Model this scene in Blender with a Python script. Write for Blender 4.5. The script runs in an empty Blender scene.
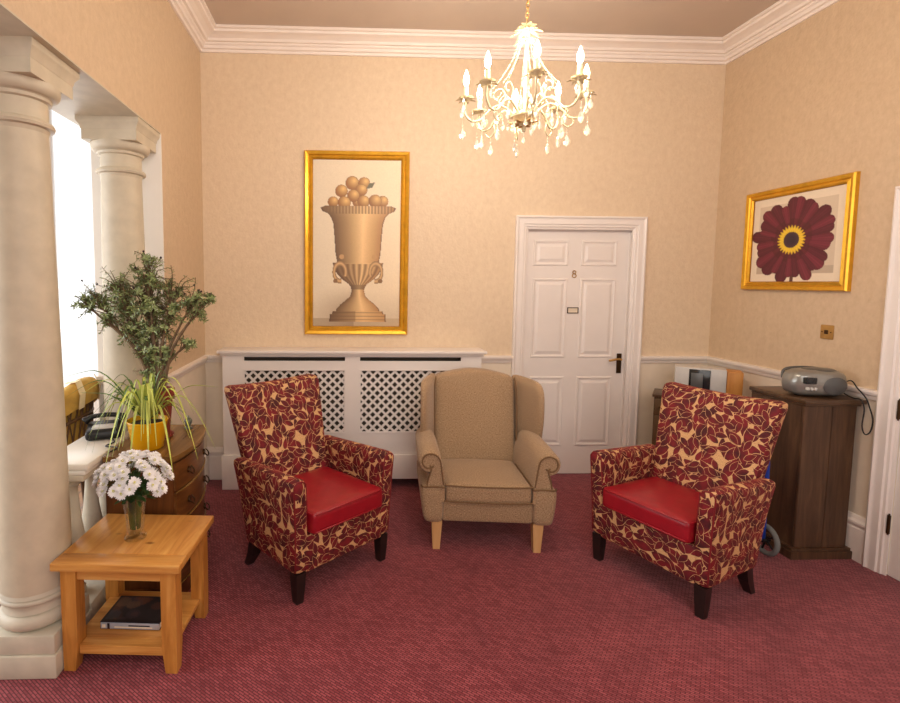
import bpy, bmesh, math, random
from math import sin, cos, pi, sqrt, radians, tan, atan2
from mathutils import Vector, Matrix
random.seed(7)
S = bpy.context.scene
COL = S.collection

# ------------------------------------------------------------------ colour
def lin(c):
    out = []
    for v in c[:3]:
        v = v / 255.0
        out.append(v / 12.92 if v <= 0.04045 else ((v + 0.055) / 1.055) ** 2.4)
    return (out[0], out[1], out[2], 1.0)

# ------------------------------------------------------------------ mesh helpers
def box(bm, x0, x1, y0, y1, z0, z1):
    vs = [bm.verts.new((x, y, z)) for x in (x0, x1) for y in (y0, y1) for z in (z0, z1)]
    for f in ((0, 1, 3, 2), (4, 6, 7, 5), (0, 4, 5, 1), (2, 3, 7, 6), (0, 2, 6, 4), (1, 5, 7, 3)):
        bm.faces.new([vs[i] for i in f])
    return vs

def bbox(bm, x0, x1, y0, y1, z0, z1, r=0.004, seg=2, fn=None):
    b = bmesh.new()
    box(b, x0, x1, y0, y1, z0, z1)
    bmesh.ops.bevel(b, geom=list(b.edges), offset=r, segments=seg, affect='EDGES', profile=0.5)
    merge(bm, b, fn)

def merge(bm, b, fn=None):
    m = {}
    for v in b.verts:
        p = fn(v.co.copy()) if fn else v.co
        m[v] = bm.verts.new(p)
    for f in b.faces:
        try:
            bm.faces.new([m[v] for v in f.verts])
        except ValueError:
            pass
    b.free()

def rbox(bm, x0, x1, y0, y1, z0, z1, r, n=8, fn=None):
    """rounded box with an even grid of faces, optional deform"""
    b = bmesh.new()
    bmesh.ops.create_cube(b, size=2)
    bmesh.ops.subdivide_edges(b, edges=list(b.edges), cuts=n, use_grid_fill=True)
    c = Vector(((x0 + x1) / 2, (y0 + y1) / 2, (z0 + z1) / 2))
    h = Vector(((x1 - x0) / 2, (y1 - y0) / 2, (z1 - z0) / 2))
    r = min(r, min(h) * 0.999)
    i = h - Vector((r, r, r))
    k = n + 1
    def remap(t, hh):
        # spend the outer 2 grid cells on the rounding
        s = abs(t)
        e = 1 - 4.0 / k
        if s > e and hh > r * 1.05:
            a = (s - e) / (1 - e)
            v = (hh - r) + r * math.sin(a * pi / 2) if True else 0
        else:
            v = s / e * (hh - r) if hh > r * 1.05 else s * hh
        return math.copysign(v, t)
    for v in b.verts:
        p = Vector((remap(v.co.x, h.x), remap(v.co.y, h.y), remap(v.co.z, h.z)))
        q = Vector((max(-i.x, min(i.x, p.x)), max(-i.y, min(i.y, p.y)), max(-i.z, min(i.z, p.z))))
        d = p - q
        if d.length > 1e-7:
            m = max(abs(d.x), abs(d.y), abs(d.z))
            d = d.normalized() * m if m < r else d.normalized() * r
        v.co = c + q + d
    merge(bm, b, fn)

def lathe(bm, prof, c=(0, 0, 0), seg=24, cap=True, sx=1, sy=1):
    rings = []
    for r, z in prof:
        rings.append([bm.verts.new((c[0] + sx * r * cos(2 * pi * k / seg), c[1] + sy * r * sin(2 * pi * k / seg), c[2] + z)) for k in range(seg)])
    for a, b in zip(rings, rings[1:]):
        for k in range(seg):
            bm.faces.new((a[k], a[(k + 1) % seg], b[(k + 1) % seg], b[k]))
    if cap:
        if prof[0][0] > 1e-5: bm.faces.new(rings[0][::-1])
        if prof[-1][0] > 1e-5: bm.faces.new(rings[-1])

def tube(bm, pts, rad, seg=8, cap=True):
    pts = [Vector(p) for p in pts]
    n = len(pts)
    rs = rad if isinstance(rad, (list, tuple)) else [rad] * n
    prev = None
    rings = []
    for i, p in enumerate(pts):
        t = (pts[min(i + 1, n - 1)] - pts[max(i - 1, 0)])
        if t.length < 1e-9: t = Vector((0, 0, 1))
        t.normalize()
        if prev is None:
            a = Vector((0, 0, 1)) if abs(t.z) < 0.9 else Vector((1, 0, 0))
            u = t.cross(a).normalized()
        else:
            u = prev - t * prev.dot(t)
            if u.length < 1e-6: u = t.orthogonal()
            u.normalize()
        prev = u
        w = t.cross(u)
        rings.append([bm.verts.new(p + (u * cos(2 * pi * k / seg) + w * sin(2 * pi * k / seg)) * rs[i]) for k in range(seg)])
    for a, b in zip(rings, rings[1:]):
        for k in range(seg):
            bm.faces.new((a[k], b[k], b[(k + 1) % seg], a[(k + 1) % seg]))
    if cap:
        bm.faces.new(rings[0]); bm.faces.new(rings[-1][::-1])

def smooth_path(pts, k=6):
    pts = [Vector(p) for p in pts]
    out = []
    for i in range(len(pts) - 1):
        p0 = pts[max(i - 1, 0)]; p1 = pts[i]; p2 = pts[i + 1]; p3 = pts[min(i + 2, len(pts) - 1)]
        for j in range(k):
            t = j / k
            out.append(0.5 * ((2 * p1) + (p2 - p0) * t + (2 * p0 - 5 * p1 + 4 * p2 - p3) * t * t + (3 * p1 - p0 - 3 * p2 + p3) * t ** 3))
    out.append(pts[-1])
    return out

def prism(bm, poly, a0, a1, f):
    """poly: list of 2-d points, f(u,v,a) -> 3-d"""
    A = [bm.verts.new(f(u, v, a0)) for u, v in poly]
    B = [bm.verts.new(f(u, v, a1)) for u, v in poly]
    n = len(poly)
    bm.faces.new(A[::-1]); bm.faces.new(B)
    for i in range(n):
        bm.faces.new((A[i], A[(i + 1) % n], B[(i + 1) % n], B[i]))

def loft(bm, rings, cap=True, closed=True):
    R = [[bm.verts.new(p) for p in r] for r in rings]
    n = len(R[0])
    for a, b in zip(R, R[1:]):
        for k in range(n if closed else n - 1):
            bm.faces.new((a[k], a[(k + 1) % n], b[(k + 1) % n], b[k]))
    if cap:
        bm.faces.new(R[0][::-1]); bm.faces.new(R[-1])

def frame_sweep(bm, prof, u0, u1, v0, v1, f, bottom=True):
    """mitred frame: prof = (inset, height) list; f(u,v,h)->3d"""
    def ring(t, h):
        vb = v0 + t if bottom else v0
        return [f(u0 + t, vb, h), f(u0 + t, v1 - t, h), f(u1 - t, v1 - t, h), f(u1 - t, vb, h)]
    R = [[bm.verts.new(p) for p in ring(t, h)] for t, h in prof]
    m = len(R)
    for i in range(m):
        a, b = R[i], R[(i + 1) % m]
        for k in range(4 if bottom else 3):
            bm.faces.new((a[k], a[(k + 1) % 4], b[(k + 1) % 4], b[k]))
    if not bottom:
        bm.faces.new([R[i][0] for i in range(m)]); bm.faces.new([R[i][3] for i in range(m)][::-1])

def path_sweep(bm, prof, path):
    """prof (d,z) closed polygon, path(d) -> list of (x,y) points offset by d"""
    R = [[bm.verts.new((x, y, z)) for x, y in path(d)] for d, z in prof]
    m = len(R); n = len(R[0])
    for i in range(m):
        a, b = R[i], R[(i + 1) % m]
        for k in range(n - 1):
            bm.faces.new((a[k], a[k + 1], b[k + 1], b[k]))
    bm.faces.new([R[i][0] for i in range(m)]); bm.faces.new([R[i][-1] for i in range(m)][::-1])

def xf(bm, M):
    bmesh.ops.transform(bm, matrix=M, verts=bm.verts)

def obj(name, bm, mat, parent=None, smooth=None, recalc=True):
    if recalc:
        bmesh.ops.recalc_face_normals(bm, faces=bm.faces)
    uvl = bm.loops.layers.uv.new('UVMap')
    for f in bm.faces:
        n = f.normal
        ax, ay, az = abs(n.x), abs(n.y), abs(n.z)
        for l in f.loops:
            c = l.vert.co
            if az >= ax and az >= ay: uv = (c.x, c.y)
            elif ay >= ax: uv = (c.x, c.z + 0.37)
            else: uv = (c.y + 0.71, c.z + 0.13)
            l[uvl].uv = uv
    me = bpy.data.meshes.new(name)
    bm.to_mesh(me); bm.free()
    mats = mat if isinstance(mat, (list, tuple)) else [mat]
    for m in mats: me.materials.append(m)
    o = bpy.data.objects.new(name, me)
    COL.objects.link(o)
    if parent: o.parent = parent
    if smooth is not None:
        me.shade_smooth()
        if smooth < 179:
            try: me.set_sharp_from_angle(angle=radians(smooth))
            except Exception: pass
    return o

def tag(o, label, cat, group=None, kind=None):
    o['label'] = label; o['category'] = cat
    if group: o['group'] = group
    if kind: o['kind'] = kind
    return o

def struct(name, bm, mat, smooth=None, parent=None):
    o = obj(name, bm, mat, parent, smooth)
    if parent is None: o['kind'] = 'structure'
    return o

def thing(name, label, cat, loc=(0, 0, 0), rz=0, group=None):
    o = bpy.data.objects.new(name, None)
    o.empty_display_size = 0.1
    COL.objects.link(o)
    o.location = loc; o.rotation_euler = (0, 0, rz)
    return tag(o, label, cat, group)

def copy_tree(o, parent=None):
    c = o.copy(); COL.objects.link(c)
    if parent: c.parent = parent
    for ch in list(o.children): copy_tree(ch, c)
    return c

def NB(): return bmesh.new()

# ------------------------------------------------------------------ materials
class G:
    def __init__(s, name):
        s.m = bpy.data.materials.new(name); s.m.use_nodes = True
        s.t = s.m.node_tree; s.n = s.t.nodes; s.l = s.t.links
        s.b = s.n['Principled BSDF']
    def node(s, typ, **kw):
        nd = s.n.new(typ)
        for k, v in kw.items():
            if hasattr(nd, k) and k not in nd.inputs.keys(): setattr(nd, k, v)
        return nd
    def val(s, sock, v):
        if isinstance(v, bpy.types.NodeSocket): s.l.new(v, sock)
        else: sock.default_value = v
    def math(s, op, a, b=0.0, c=None):
        nd = s.n.new('ShaderNodeMath'); nd.operation = op
        s.val(nd.inputs[0], a); s.val(nd.inputs[1], b)
        if c is not None: s.val(nd.inputs[2], c)
        return nd.outputs[0]
    def ramp(s, fac, stops):
        nd = s.n.new('ShaderNodeValToRGB')
        e = nd.color_ramp.elements
        e[0].position, e[0].color = stops[0]; e[1].position, e[1].color = stops[-1]
        for p, c in stops[1:-1]:
            x = e.new(p); x.color = c
        s.l.new(fac, nd.inputs[0]); return nd.outputs[0]
    def mix(s, fac, a, b):
        nd = s.n.new('ShaderNodeMix'); nd.data_type = 'RGBA'
        s.val(nd.inputs[0], fac); s.val(nd.inputs[6], a); s.val(nd.inputs[7], b)
        return nd.outputs[2]
    def coord(s, which='Object', scale=(1, 1, 1), rot=(0, 0, 0), loc=(0, 0, 0)):
        tc = s.n.new('ShaderNodeTexCoord'); mp = s.n.new('ShaderNodeMapping')
        s.l.new(tc.outputs[which], mp.inputs[0])
        mp.inputs['Scale'].default_value = scale; mp.inputs['Rotation'].default_value = rot; mp.inputs['Location'].default_value = loc
        return mp.outputs[0]
    def noise(s, vec, scale=5, detail=3, rough=0.5, dist=0):
        nd = s.n.new('ShaderNodeTexNoise')
        s.l.new(vec, nd.inputs['Vector'])
        nd.inputs['Scale'].default_value = scale; nd.inputs['Detail'].default_value = detail
        nd.inputs['Roughness'].default_value = rough; nd.inputs['Distortion'].default_value = dist
        return nd.outputs[0]
    def bump(s, h, strength=0.3, dist=0.01):
        nd = s.n.new('ShaderNodeBump')
        nd.inputs['Strength'].default_value = strength; nd.inputs['Distance'].default_value = dist
        s.l.new(h, nd.inputs['Height']); s.l.new(nd.outputs[0], s.b.inputs['Normal'])
    def set(s, **kw):
        for k, v in kw.items():
            s.val(s.b.inputs[k.replace('_', ' ')], v)
        return s

def plain(name, c, rough=0.5, metal=0.0, var=0.06, scale=30, bump=0.0, **kw):
    g = G(name)
    v = g.coord()
    n = g.noise(v, scale, 3)
    c0 = lin(c)
    a = tuple(x * (1 - var) for x in c0[:3]) + (1,); b = tuple(min(1, x * (1 + var)) for x in c0[:3]) + (1,)
    g.set(Base_Color=g.ramp(n, [(0.3, a), (0.7, b)]), Roughness=rough, Metallic=metal, **kw)
    if bump: g.bump(n, bump, 0.005)
    return g.m

def wood(name, dark, mid, light, axis='x', rough=0.4, scale=1.0, knots=False, planks=0):
    g = G(name)
    sc = {'x': (1.2, 14, 14), 'y': (14, 1.2, 14), 'z': (14, 14, 1.2)}[axis]
    v = g.coord('Object', tuple(k * scale for k in sc))
    n1 = g.noise(v, 1.6, 6, 0.6, 0.8)
    n2 = g.noise(g.coord('Object', tuple(k * scale * 3 for k in sc)), 4, 3, 0.6)
    c = g.ramp(n1, [(0.28, lin(dark)), (0.5, lin(mid)), (0.72, lin(light))])
    c = g.mix(g.math('MULTIPLY', n2, 0.35), c, lin(dark))
    if knots:
        vo = g.n.new('ShaderNodeTexVoronoi'); g.l.new(g.coord('Object', (5, 9, 5)), vo.inputs['Vector']); vo.inputs['Scale'].default_value = 1.0
        k = g.ramp(vo.outputs['Distance'], [(0.04, (1, 1, 1, 1)), (0.12, (0, 0, 0, 1))])
        c = g.mix(g.math('MULTIPLY', k, 0.75), c, lin((110, 60, 20)))
    if planks:
        wv = g.n.new('ShaderNodeTexWave'); wv.wave_type = 'BANDS'; wv.bands_direction = 'X' if axis != 'x' else 'Y'
        g.l.new(g.coord('Object'), wv.inputs['Vector']); wv.inputs['Scale'].default_value = planks
        k = g.ramp(wv.outputs['Fac'], [(0.0, (1, 1, 1, 1)), (0.06, (0, 0, 0, 1))])
        c = g.mix(g.math('MULTIPLY', k, 0.6), c, lin(tuple(q * 0.5 for q in dark)))
    g.set(Base_Color=c, Roughness=rough)
    g.bump(n2, 0.12, 0.002)
    return g.m

def leaf_fabric(name, leafc, leafd, gold, goldd, sheen=0.3, scale=11.0):
    g = G(name)
    tc = g.n.new('ShaderNodeTexCoord')
    warp = g.n.new('ShaderNodeTexNoise'); g.l.new(tc.outputs['UV'], warp.inputs['Vector']); warp.inputs['Scale'].default_value = 9
    lay = []
    for sc, off, a, b in ((scale * 1.25, (3.37, 1.71, 0), .60, .26), (scale * 1.15, (7.1, 4.4, 0), .62, .25), (scale, (0, 0, 0), .62, .27), (scale * 1.5, (1.9, 8.2, 0), .56, .24)):
        mp = g.n.new('ShaderNodeMapping'); g.l.new(tc.outputs['UV'], mp.inputs[0])
        mp.inputs['Scale'].default_value = (sc, sc, 1); mp.inputs['Location'].default_value = off
        vo = g.n.new('ShaderNodeTexVoronoi'); vo.voronoi_dimensions = '2D'; g.l.new(mp.outputs[0], vo.inputs['Vector'])
        vo.inputs['Scale'].default_value = 1.0; vo.inputs['Randomness'].default_value = 0.7
        sub = g.n.new('ShaderNodeVectorMath'); sub.operation = 'SUBTRACT'
        g.l.new(mp.outputs[0], sub.inputs[0]); g.l.new(vo.outputs['Position'], sub.inputs[1])
        sepc = g.n.new('ShaderNodeSeparateColor'); g.l.new(vo.outputs['Color'], sepc.inputs[0])
        ang = g.math('MULTIPLY', sepc.outputs[0], 6.283)
        vr = g.n.new('ShaderNodeVectorRotate'); vr.rotation_type = 'Z_AXIS'
        g.l.new(sub.outputs[0], vr.inputs['Vector']); g.l.new(ang, vr.inputs['Angle'])
        sx = g.n.new('ShaderNodeSeparateXYZ'); g.l.new(vr.outputs[0], sx.inputs[0])
        x = g.math('DIVIDE', sx.outputs[0], a)
        x2 = g.math('MULTIPLY', x, x)
        bw = g.math('MULTIPLY', g.math('ADD', g.math('MULTIPLY', x, -0.35), 1.0), b)
        y = g.math('DIVIDE', g.math('ABSOLUTE', sx.outputs[1]), bw)
        s_ = g.math('SUBTRACT', g.math('SUBTRACT', 1.0, x2), y)
        lay.append(g.math('MULTIPLY', s_, b * 4))
    m = lay[0]
    for k in lay[1:]:
        top = g.math('GREATER_THAN', k, -0.095)
        m = g.math('ADD', g.math('MULTIPLY', k, top), g.math('MULTIPLY', m, g.math('SUBTRACT', 1.0, top)))
    nn = g.noise(tc.outputs['UV'], 60, 2)
    m = g.math('ADD', m, g.math('MULTIPLY', g.math('SUBTRACT', nn, 0.5), 0.15))
    fac = g.ramp(m, [(-0.0, (0, 0, 0, 1)), (0.05, (1, 1, 1, 1))])
    big = g.noise(tc.outputs['UV'], 16, 3)
    lc = g.ramp(big, [(0.35, lin(leafd)), (0.65, lin(leafc))])
    fine = g.noise(g.coord('UV', (900, 120, 1)), 1, 2)
    gc = g.ramp(fine, [(0.3, lin(goldd)), (0.65, lin(gold))])
    col = g.mix(fac, gc, lc)
    g.set(Base_Color=col, Roughness=0.75)
    g.b.inputs['Sheen Weight'].default_value = sheen
    g.b.inputs['Sheen Roughness'].default_value = 0.35
    g.b.inputs['Sheen Tint'].default_value = lin((210, 60, 60))
    g.bump(g.math('ADD', fac, g.math('MULTIPLY', fine, 0.2)), 0.35, 0.003)
    return g.m

def wallpaper(name, c, c2):
    g = G(name)
    v = g.coord('Object')
    big = g.noise(v, 2.0, 3)
    f = g.noise(g.coord('Object', (1, 1, 0.55)), 70, 4, 0.65)
    mot = g.ramp(g.noise(g.coord('Object', (1, 1, .8)), 26, 5, 0.7), [(0.3, (0, 0, 0, 1)), (0.7, (1, 1, 1, 1))])
    v2 = g.n.new('ShaderNodeTexVoronoi'); g.l.new(v, v2.inputs['Vector']); v2.inputs['Scale'].default_value = 55
    h = g.math('ADD', f, g.math('MULTIPLY', v2.outputs['Distance'], 0.5))
    col = g.mix(g.math('MULTIPLY', g.math('ADD', g.math('MULTIPLY', f, 0.45), g.math('MULTIPLY', mot, 0.55)), 1.0), lin(c), lin(c2))
    g.set(Base_Color=col, Roughness=0.55)
    g.bump(g.math('ADD', h, g.math('MULTIPLY', mot, 0.5)), 0.45, 0.004)
    return g.m

M = {}
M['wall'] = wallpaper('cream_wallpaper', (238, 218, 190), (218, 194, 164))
M['wallshade'] = wallpaper('cream_wallpaper_shaded', (222, 198, 168), (200, 174, 142))  # same paper as the back wall, darkened to carry the side walls' shade
M['dado'] = plain('dado_paint', (240, 226, 206), 0.6, var=0.03, scale=12, bump=0.15)
M['ceil'] = plain('ceiling_paint', (206, 190, 176), 0.8, var=0.02, scale=6)
M['white'] = plain('white_gloss_paint', (240, 233, 228), 0.35, var=0.015, scale=8)
M['cornice'] = plain('cornice_paint', (246, 236, 228), 0.5, var=0.02, scale=8)
M['whitewall'] = plain('white_wall_paint', (245, 242, 236), 0.7, var=0.02, scale=5)
M['stone'] = plain('painted_stone', (205, 194, 172), 0.55, var=0.07, scale=14, bump=0.15)
M['stoneold'] = plain('worn_stone', (205, 198, 180), 0.5, var=0.12, scale=9, bump=0.3)
M['ledge'] = plain('pale_ledge_paint', (238, 232, 220), 0.35, var=0.03, scale=10)
M['oak'] = wood('golden_oak', (176, 112, 48), (214, 152, 78), (232, 180, 104), 'y', 0.35, 1.0, knots=True)
M['oakx'] = wood('golden_oak_crosswise', (176, 112, 48), (216, 155, 80), (234, 184, 108), 'x', 0.35, 1.0)
M['oakz'] = wood('golden_oak_upright', (164, 102, 40), (206, 142, 66), (228, 172, 94), 'z', 0.38, 1.0, knots=True)
M['leglight'] = wood('light_beech', (196, 148, 92), (218, 174, 118), (230, 190, 136), 'z', 0.4)
M['chesttop'] = wood('polished_walnut_top', (100, 70, 34), (136, 100, 54), (172, 136, 84), 'y', 0.25, 0.7)
M['chest'] = wood('walnut_veneer', (66, 34, 14), (98, 56, 26), (124, 76, 38), 'z', 0.3)
M['chesty'] = wood('walnut_veneer_drawer', (74, 42, 18), (110, 68, 32), (138, 92, 50), 'y', 0.28)
M['dark'] = wood('dark_oak', (58, 38, 24), (88, 62, 42), (112, 82, 56), 'z', 0.5)
M['darktop'] = wood('dark_oak_top', (62, 42, 26), (92, 66, 44), (116, 88, 60), 'x', 0.35)
M['smallwood'] = wood('brown_oak', (72, 52, 30), (104, 78, 50), (126, 98, 66), 'z', 0.5)
M['endwood'] = wood('orange_pine', (176, 112, 48), (204, 140, 68), (218, 158, 84), 'z', 0.5)
M['blackleg'] = plain('black_stained_wood', (34, 24, 22), 0.35, var=0.2)
M['leaf'] = leaf_fabric('leaf_pattern_velvet', (124, 14, 28), (68, 7, 17), (230, 190, 136), (180, 130, 84), scale=11.0)
M['piping'] = plain('burgundy_piping', (120, 16, 24), 0.6)
M['vinyl'] = plain('red_vinyl', (152, 18, 34), 0.36, var=0.08, scale=25, bump=0.05)
M['brass'] = plain('aged_brass', (190, 148, 84), 0.35, 0.55, var=0.1)
M['darkbrass'] = plain('dark_bronze', (80, 60, 40), 0.4, 0.9, var=0.1)
M['gold'] = plain('gilt_frame', (224, 172, 54), 0.3, 0.75, var=0.12, scale=18)
M['golddark'] = plain('gilt_frame_groove', (150, 100, 30), 0.4, 0.6, var=0.2, scale=18)
M['hole'] = plain('shadowed_void', (50, 38, 28), 0.9)
M['radpanel'] = plain('dark_radiator_metal', (70, 60, 48), 0.8)
M['chand'] = plain('cream_enamel_metal', (216, 200, 162), 0.4, 0.1, var=0.05)
M['chandd'] = plain('dimmed_cream_metal', (178, 158, 118), 0.5, 0.1, var=0.1)  # cream of the crown, darkened in colour to offset overexposure by the bulbs
M['silver'] = plain('silver_plastic', (150, 150, 146), 0.28, 0.55, var=0.04)
M['silverd'] = plain('grey_plastic', (96, 98, 98), 0.35, 0.3)
M['lcd'] = plain('dark_display', (30, 34, 38), 0.15)
M['blackp'] = plain('black_plastic', (18, 18, 20), 0.4)
M['pale'] = plain('pale_grey_casing', (206, 204, 200), 0.4, var=0.03)
M['terra'] = plain('terracotta', (132, 50, 36), 0.7, var=0.12, scale=20)
M['yellow'] = plain('yellow_glaze', (238, 178, 18), 0.25, var=0.08, scale=8)
M['soil'] = plain('soil', (50, 36, 26), 0.95, var=0.4, scale=80)
M['bark'] = plain('jade_bark', (120, 98, 74), 0.8, var=0.2, scale=40)
M['green'] = plain('jade_leaf', (134, 148, 96), 0.36, var=0.5, scale=45)
M['bud'] = plain('dark_leaf_tip', (50, 28, 30), 0.6)
M['spider'] = plain('spider_leaf', (192, 204, 96), 0.45, var=0.4, scale=7)
M['spiderd'] = plain('spider_leaf_dark', (92, 126, 56), 0.45, var=0.3, scale=9)
M['stem'] = plain('flower_stem', (140, 168, 62), 0.5, var=0.3)
M['dgreen'] = plain('flower_leaf', (52, 84, 34), 0.55, var=0.4)
M['petal'] = plain('white_petal', (252, 250, 252), 0.6, var=0.03)
M['centre'] = plain('flower_centre', (206, 200, 120), 0.7, var=0.2)
M['blue'] = plain('blue_enamel', (30, 70, 180), 0.3, 0.2)
M['tyre'] = plain('grey_rubber', (120, 124, 122), 0.7)
M['cane'] = wood('brown_cane', (74, 48, 26), (110, 76, 42), (150, 112, 66), 'z', 0.5)
M['goldcloth'] = plain('gold_cushion', (206, 164, 76), 0.8, var=0.2, scale=14)
M['creamcloth'] = plain('cream_cloth_stripe', (236, 216, 172), 0.8)
M['mat'] = plain('picture_mount', (236, 222, 200), 0.7, var=0.02)
M['cover'] = plain('book_page_block', (226, 222, 210), 0.7)
M['spine'] = plain('book_spine_silver', (176, 184, 198), 0.35, 0.2)
M['dblue'] = plain('book_spine_navy', (24, 28, 44), 0.35)

def glass(name, c=(1, 1, 1, 1), rough=0.0, ior=1.30):
    g = G(name); g.set(Base_Color=c, Roughness=rough)
    g.b.inputs['Transmission Weight'].default_value = 1.0
    g.b.inputs['IOR'].default_value = ior
    return g.m
M['glass'] = glass('clear_glass', (0.97, 1, 0.98, 1))
M['crystal'] = glass('crystal', (1, 0.98, 0.94, 1), 0.03, 1.5)
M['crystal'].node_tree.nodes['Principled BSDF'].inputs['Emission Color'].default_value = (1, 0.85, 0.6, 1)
M['crystal'].node_tree.nodes['Principled BSDF'].inputs['Emission Strength'].default_value = 0.35  # faint emission added so the drops gleam; crystal gives no light itself
def pane():
    g = G('window_pane_glass')
    tr = g.n.new('ShaderNodeBsdfTransparent'); gl = g.n.new('ShaderNodeBsdfGlossy'); gl.inputs['Roughness'].default_value = 0.02
    fr = g.n.new('ShaderNodeFresnel'); mx = g.n.new('ShaderNodeMixShader')
    g.l.new(fr.outputs[0], mx.inputs[0]); g.l.new(tr.outputs[0], mx.inputs[1]); g.l.new(gl.outputs[0], mx.inputs[2])
    g.l.new(mx.outputs[0], g.n['Material Output'].inputs[0])
    return g.m
M['pane'] = pane()
M['thinglass'] = pane(); M['thinglass'].name = 'vase_glass'
M['thinglass'].node_tree.nodes['Transparent BSDF'].inputs[0].default_value = (.975, .99, .975, 1)
M['thinglass'].node_tree.nodes['Fresnel'].inputs[0].default_value = 1.7
_t = M['thinglass'].node_tree; _lw = _t.nodes.new('ShaderNodeLayerWeight'); _lw.inputs[0].default_value = .35
_m = _t.nodes.new('ShaderNodeMath'); _m.operation = 'MULTIPLY'; _m.inputs[1].default_value = .55
_t.links.new(_lw.outputs['Facing'], _m.inputs[0]); _t.links.new(_m.outputs[0], _t.nodes['Mix Shader'].inputs[0])
g = G('lit_bulb'); g.set(Base_Color=(1, 0.9, 0.7, 1)); g.b.inputs['Emission Color'].default_value = (1, 0.84, 0.6, 1); g.b.inputs['Emission Strength'].default_value = 14
M['bulb'] = g.m

# tweed
g = G('beige_tweed')
v = g.coord('UV')
w = g.noise(g.coord('UV', (110, 320, 1)), 1, 2); w2 = g.noise(g.coord('UV', (320, 110, 1)), 1, 2)
h = g.math('MULTIPLY', g.math('ADD', w, w2), 0.5)
c = g.ramp(h, [(0.36, lin((118, 92, 64))), (0.5, lin((168, 138, 104))), (0.64, lin((206, 178, 144)))])
c = g.mix(g.math('MULTIPLY', g.noise(v, 12, 3), 0.35), c, lin((140, 118, 92)))
g.set(Base_Color=c, Roughness=0.85); g.b.inputs['Sheen Weight'].default_value = 0.2
g.bump(h, 0.6, 0.003); M['tweed'] = g.m
M['tweedpipe'] = plain('tweed_piping', (120, 92, 62), 0.85)

# carpet: short diagonal flecks
g = G('burgundy_carpet')
vv = g.coord('Object', (1, 1, 1), (0, 0, radians(38)))
br = g.n.new('ShaderNodeTexBrick'); g.l.new(vv, br.inputs['Vector'])
br.inputs['Scale'].default_value = 1.0; br.inputs['Brick Width'].default_value = 0.030; br.inputs['Row Height'].default_value = 0.0105
br.inputs['Mortar Size'].default_value = 0.0026; br.inputs['Mortar Smooth'].default_value = 0.6; br.inputs['Bias'].default_value = -0.1
br.inputs['Color1'].default_value = lin((196, 96, 104)); br.inputs['Color2'].default_value = lin((146, 44, 58)); br.inputs['Mortar'].default_value = lin((84, 14, 26))
n = g.noise(g.coord('Object'), 220, 3, 0.7); n3 = g.ramp(g.noise(g.coord('Object'), 5, 6, 0.65), [(0.35, (0, 0, 0, 1)), (0.68, (1, 1, 1, 1))])
c = g.mix(g.math('MULTIPLY', n, 0.45), br.outputs['Color'], lin((100, 24, 36)))
c = g.mix(g.math('MULTIPLY', n3, 0.42), c, lin((96, 20, 34)))
g.set(Base_Color=c, Roughness=0.95); g.b.inputs['Sheen Weight'].default_value = 0.15
g.bump(g.math('ADD', br.outputs['Fac'], n), 0.4, 0.004); M['carpet'] = g.m

# painted picture surface read from a colour attribute
def attr_mat(name, rough=0.5):
    g = G(name)
    a = g.n.new('ShaderNodeVertexColor'); a.layer_name = 'Col'
    n = g.noise(g.coord('Object'), 60, 2)
    g.set(Base_Color=g.mix(g.math('MULTIPLY', n, 0.08), a.outputs[0], lin((120, 100, 80))), Roughness=rough)
    return g.m
M['print'] = attr_mat('printed_paper', 0.45)

def painted(name, w, h, nx, ny, f, fn, mat, parent=None, depth=0.0):
    """flat sheet with colour function fn(u,v) (v from the top), placed by f(u_m, v_m, d)"""
    bm = NB()
    lay = bm.verts.layers.float_color.new('Col')
    grid = []
    for j in range(ny + 1):
        row = []
        for i in range(nx + 1):
            u, vv = i / nx, j / ny
            vtx = bm.verts.new(f(u * w, h - vv * h, depth)); vtx[lay] = lin(fn(u, vv)); row.append(vtx)
        grid.append(row)
    for j in range(ny):
        for i in range(nx):
            bm.faces.new((grid[j][i], grid[j][i + 1], grid[j + 1][i + 1], grid[j + 1][i]))
    return obj(name, bm, mat, parent)

# ------------------------------------------------------------------ room
W = 4.0056; ZR = 0.985; H = 3.375; YB = -6.3
OY = -0.86; BZ = 2.417; XT = -0.40       # opening: end of wall, beam underside, wall thickness
AX0 = -3.4; AYF = 0.55                    # adjoining room

b = NB(); box(b, AX0 - .1, W + .12, YB, AYF + .1, -0.12, 0.0); struct('floor', b, M['carpet'])
b = NB(); box(b, AX0 - .1, XT - .0, YB, AYF + .1, 0.0005, .006); struct('floor_sunroom', b, wood('sunroom_boards', (96, 62, 34), (134, 94, 56), (160, 118, 76), 'y', 0.4, 0.6, planks=2.2))
b = NB(); box(b, AX0 - .1, W + .12, YB, AYF + .1, H, H + 0.1); struct('ceiling', b, M['ceil'])
b = NB(); box(b, 0, 2.445, 0, .15, ZR - .03, H); box(b, 3.395, W + .12, 0, .15, ZR - .03, H); box(b, 2.445, 3.395, 0, .15, 2.03, H)
struct('wall_back', b, M['wall'])
b = NB(); box(b, 0, 2.445, 0, .15, 0, ZR - .03); box(b, 3.395, W + .12, 0, .15, 0, ZR - .03); struct('wall_back_lower', b, M['dado'])
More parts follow.
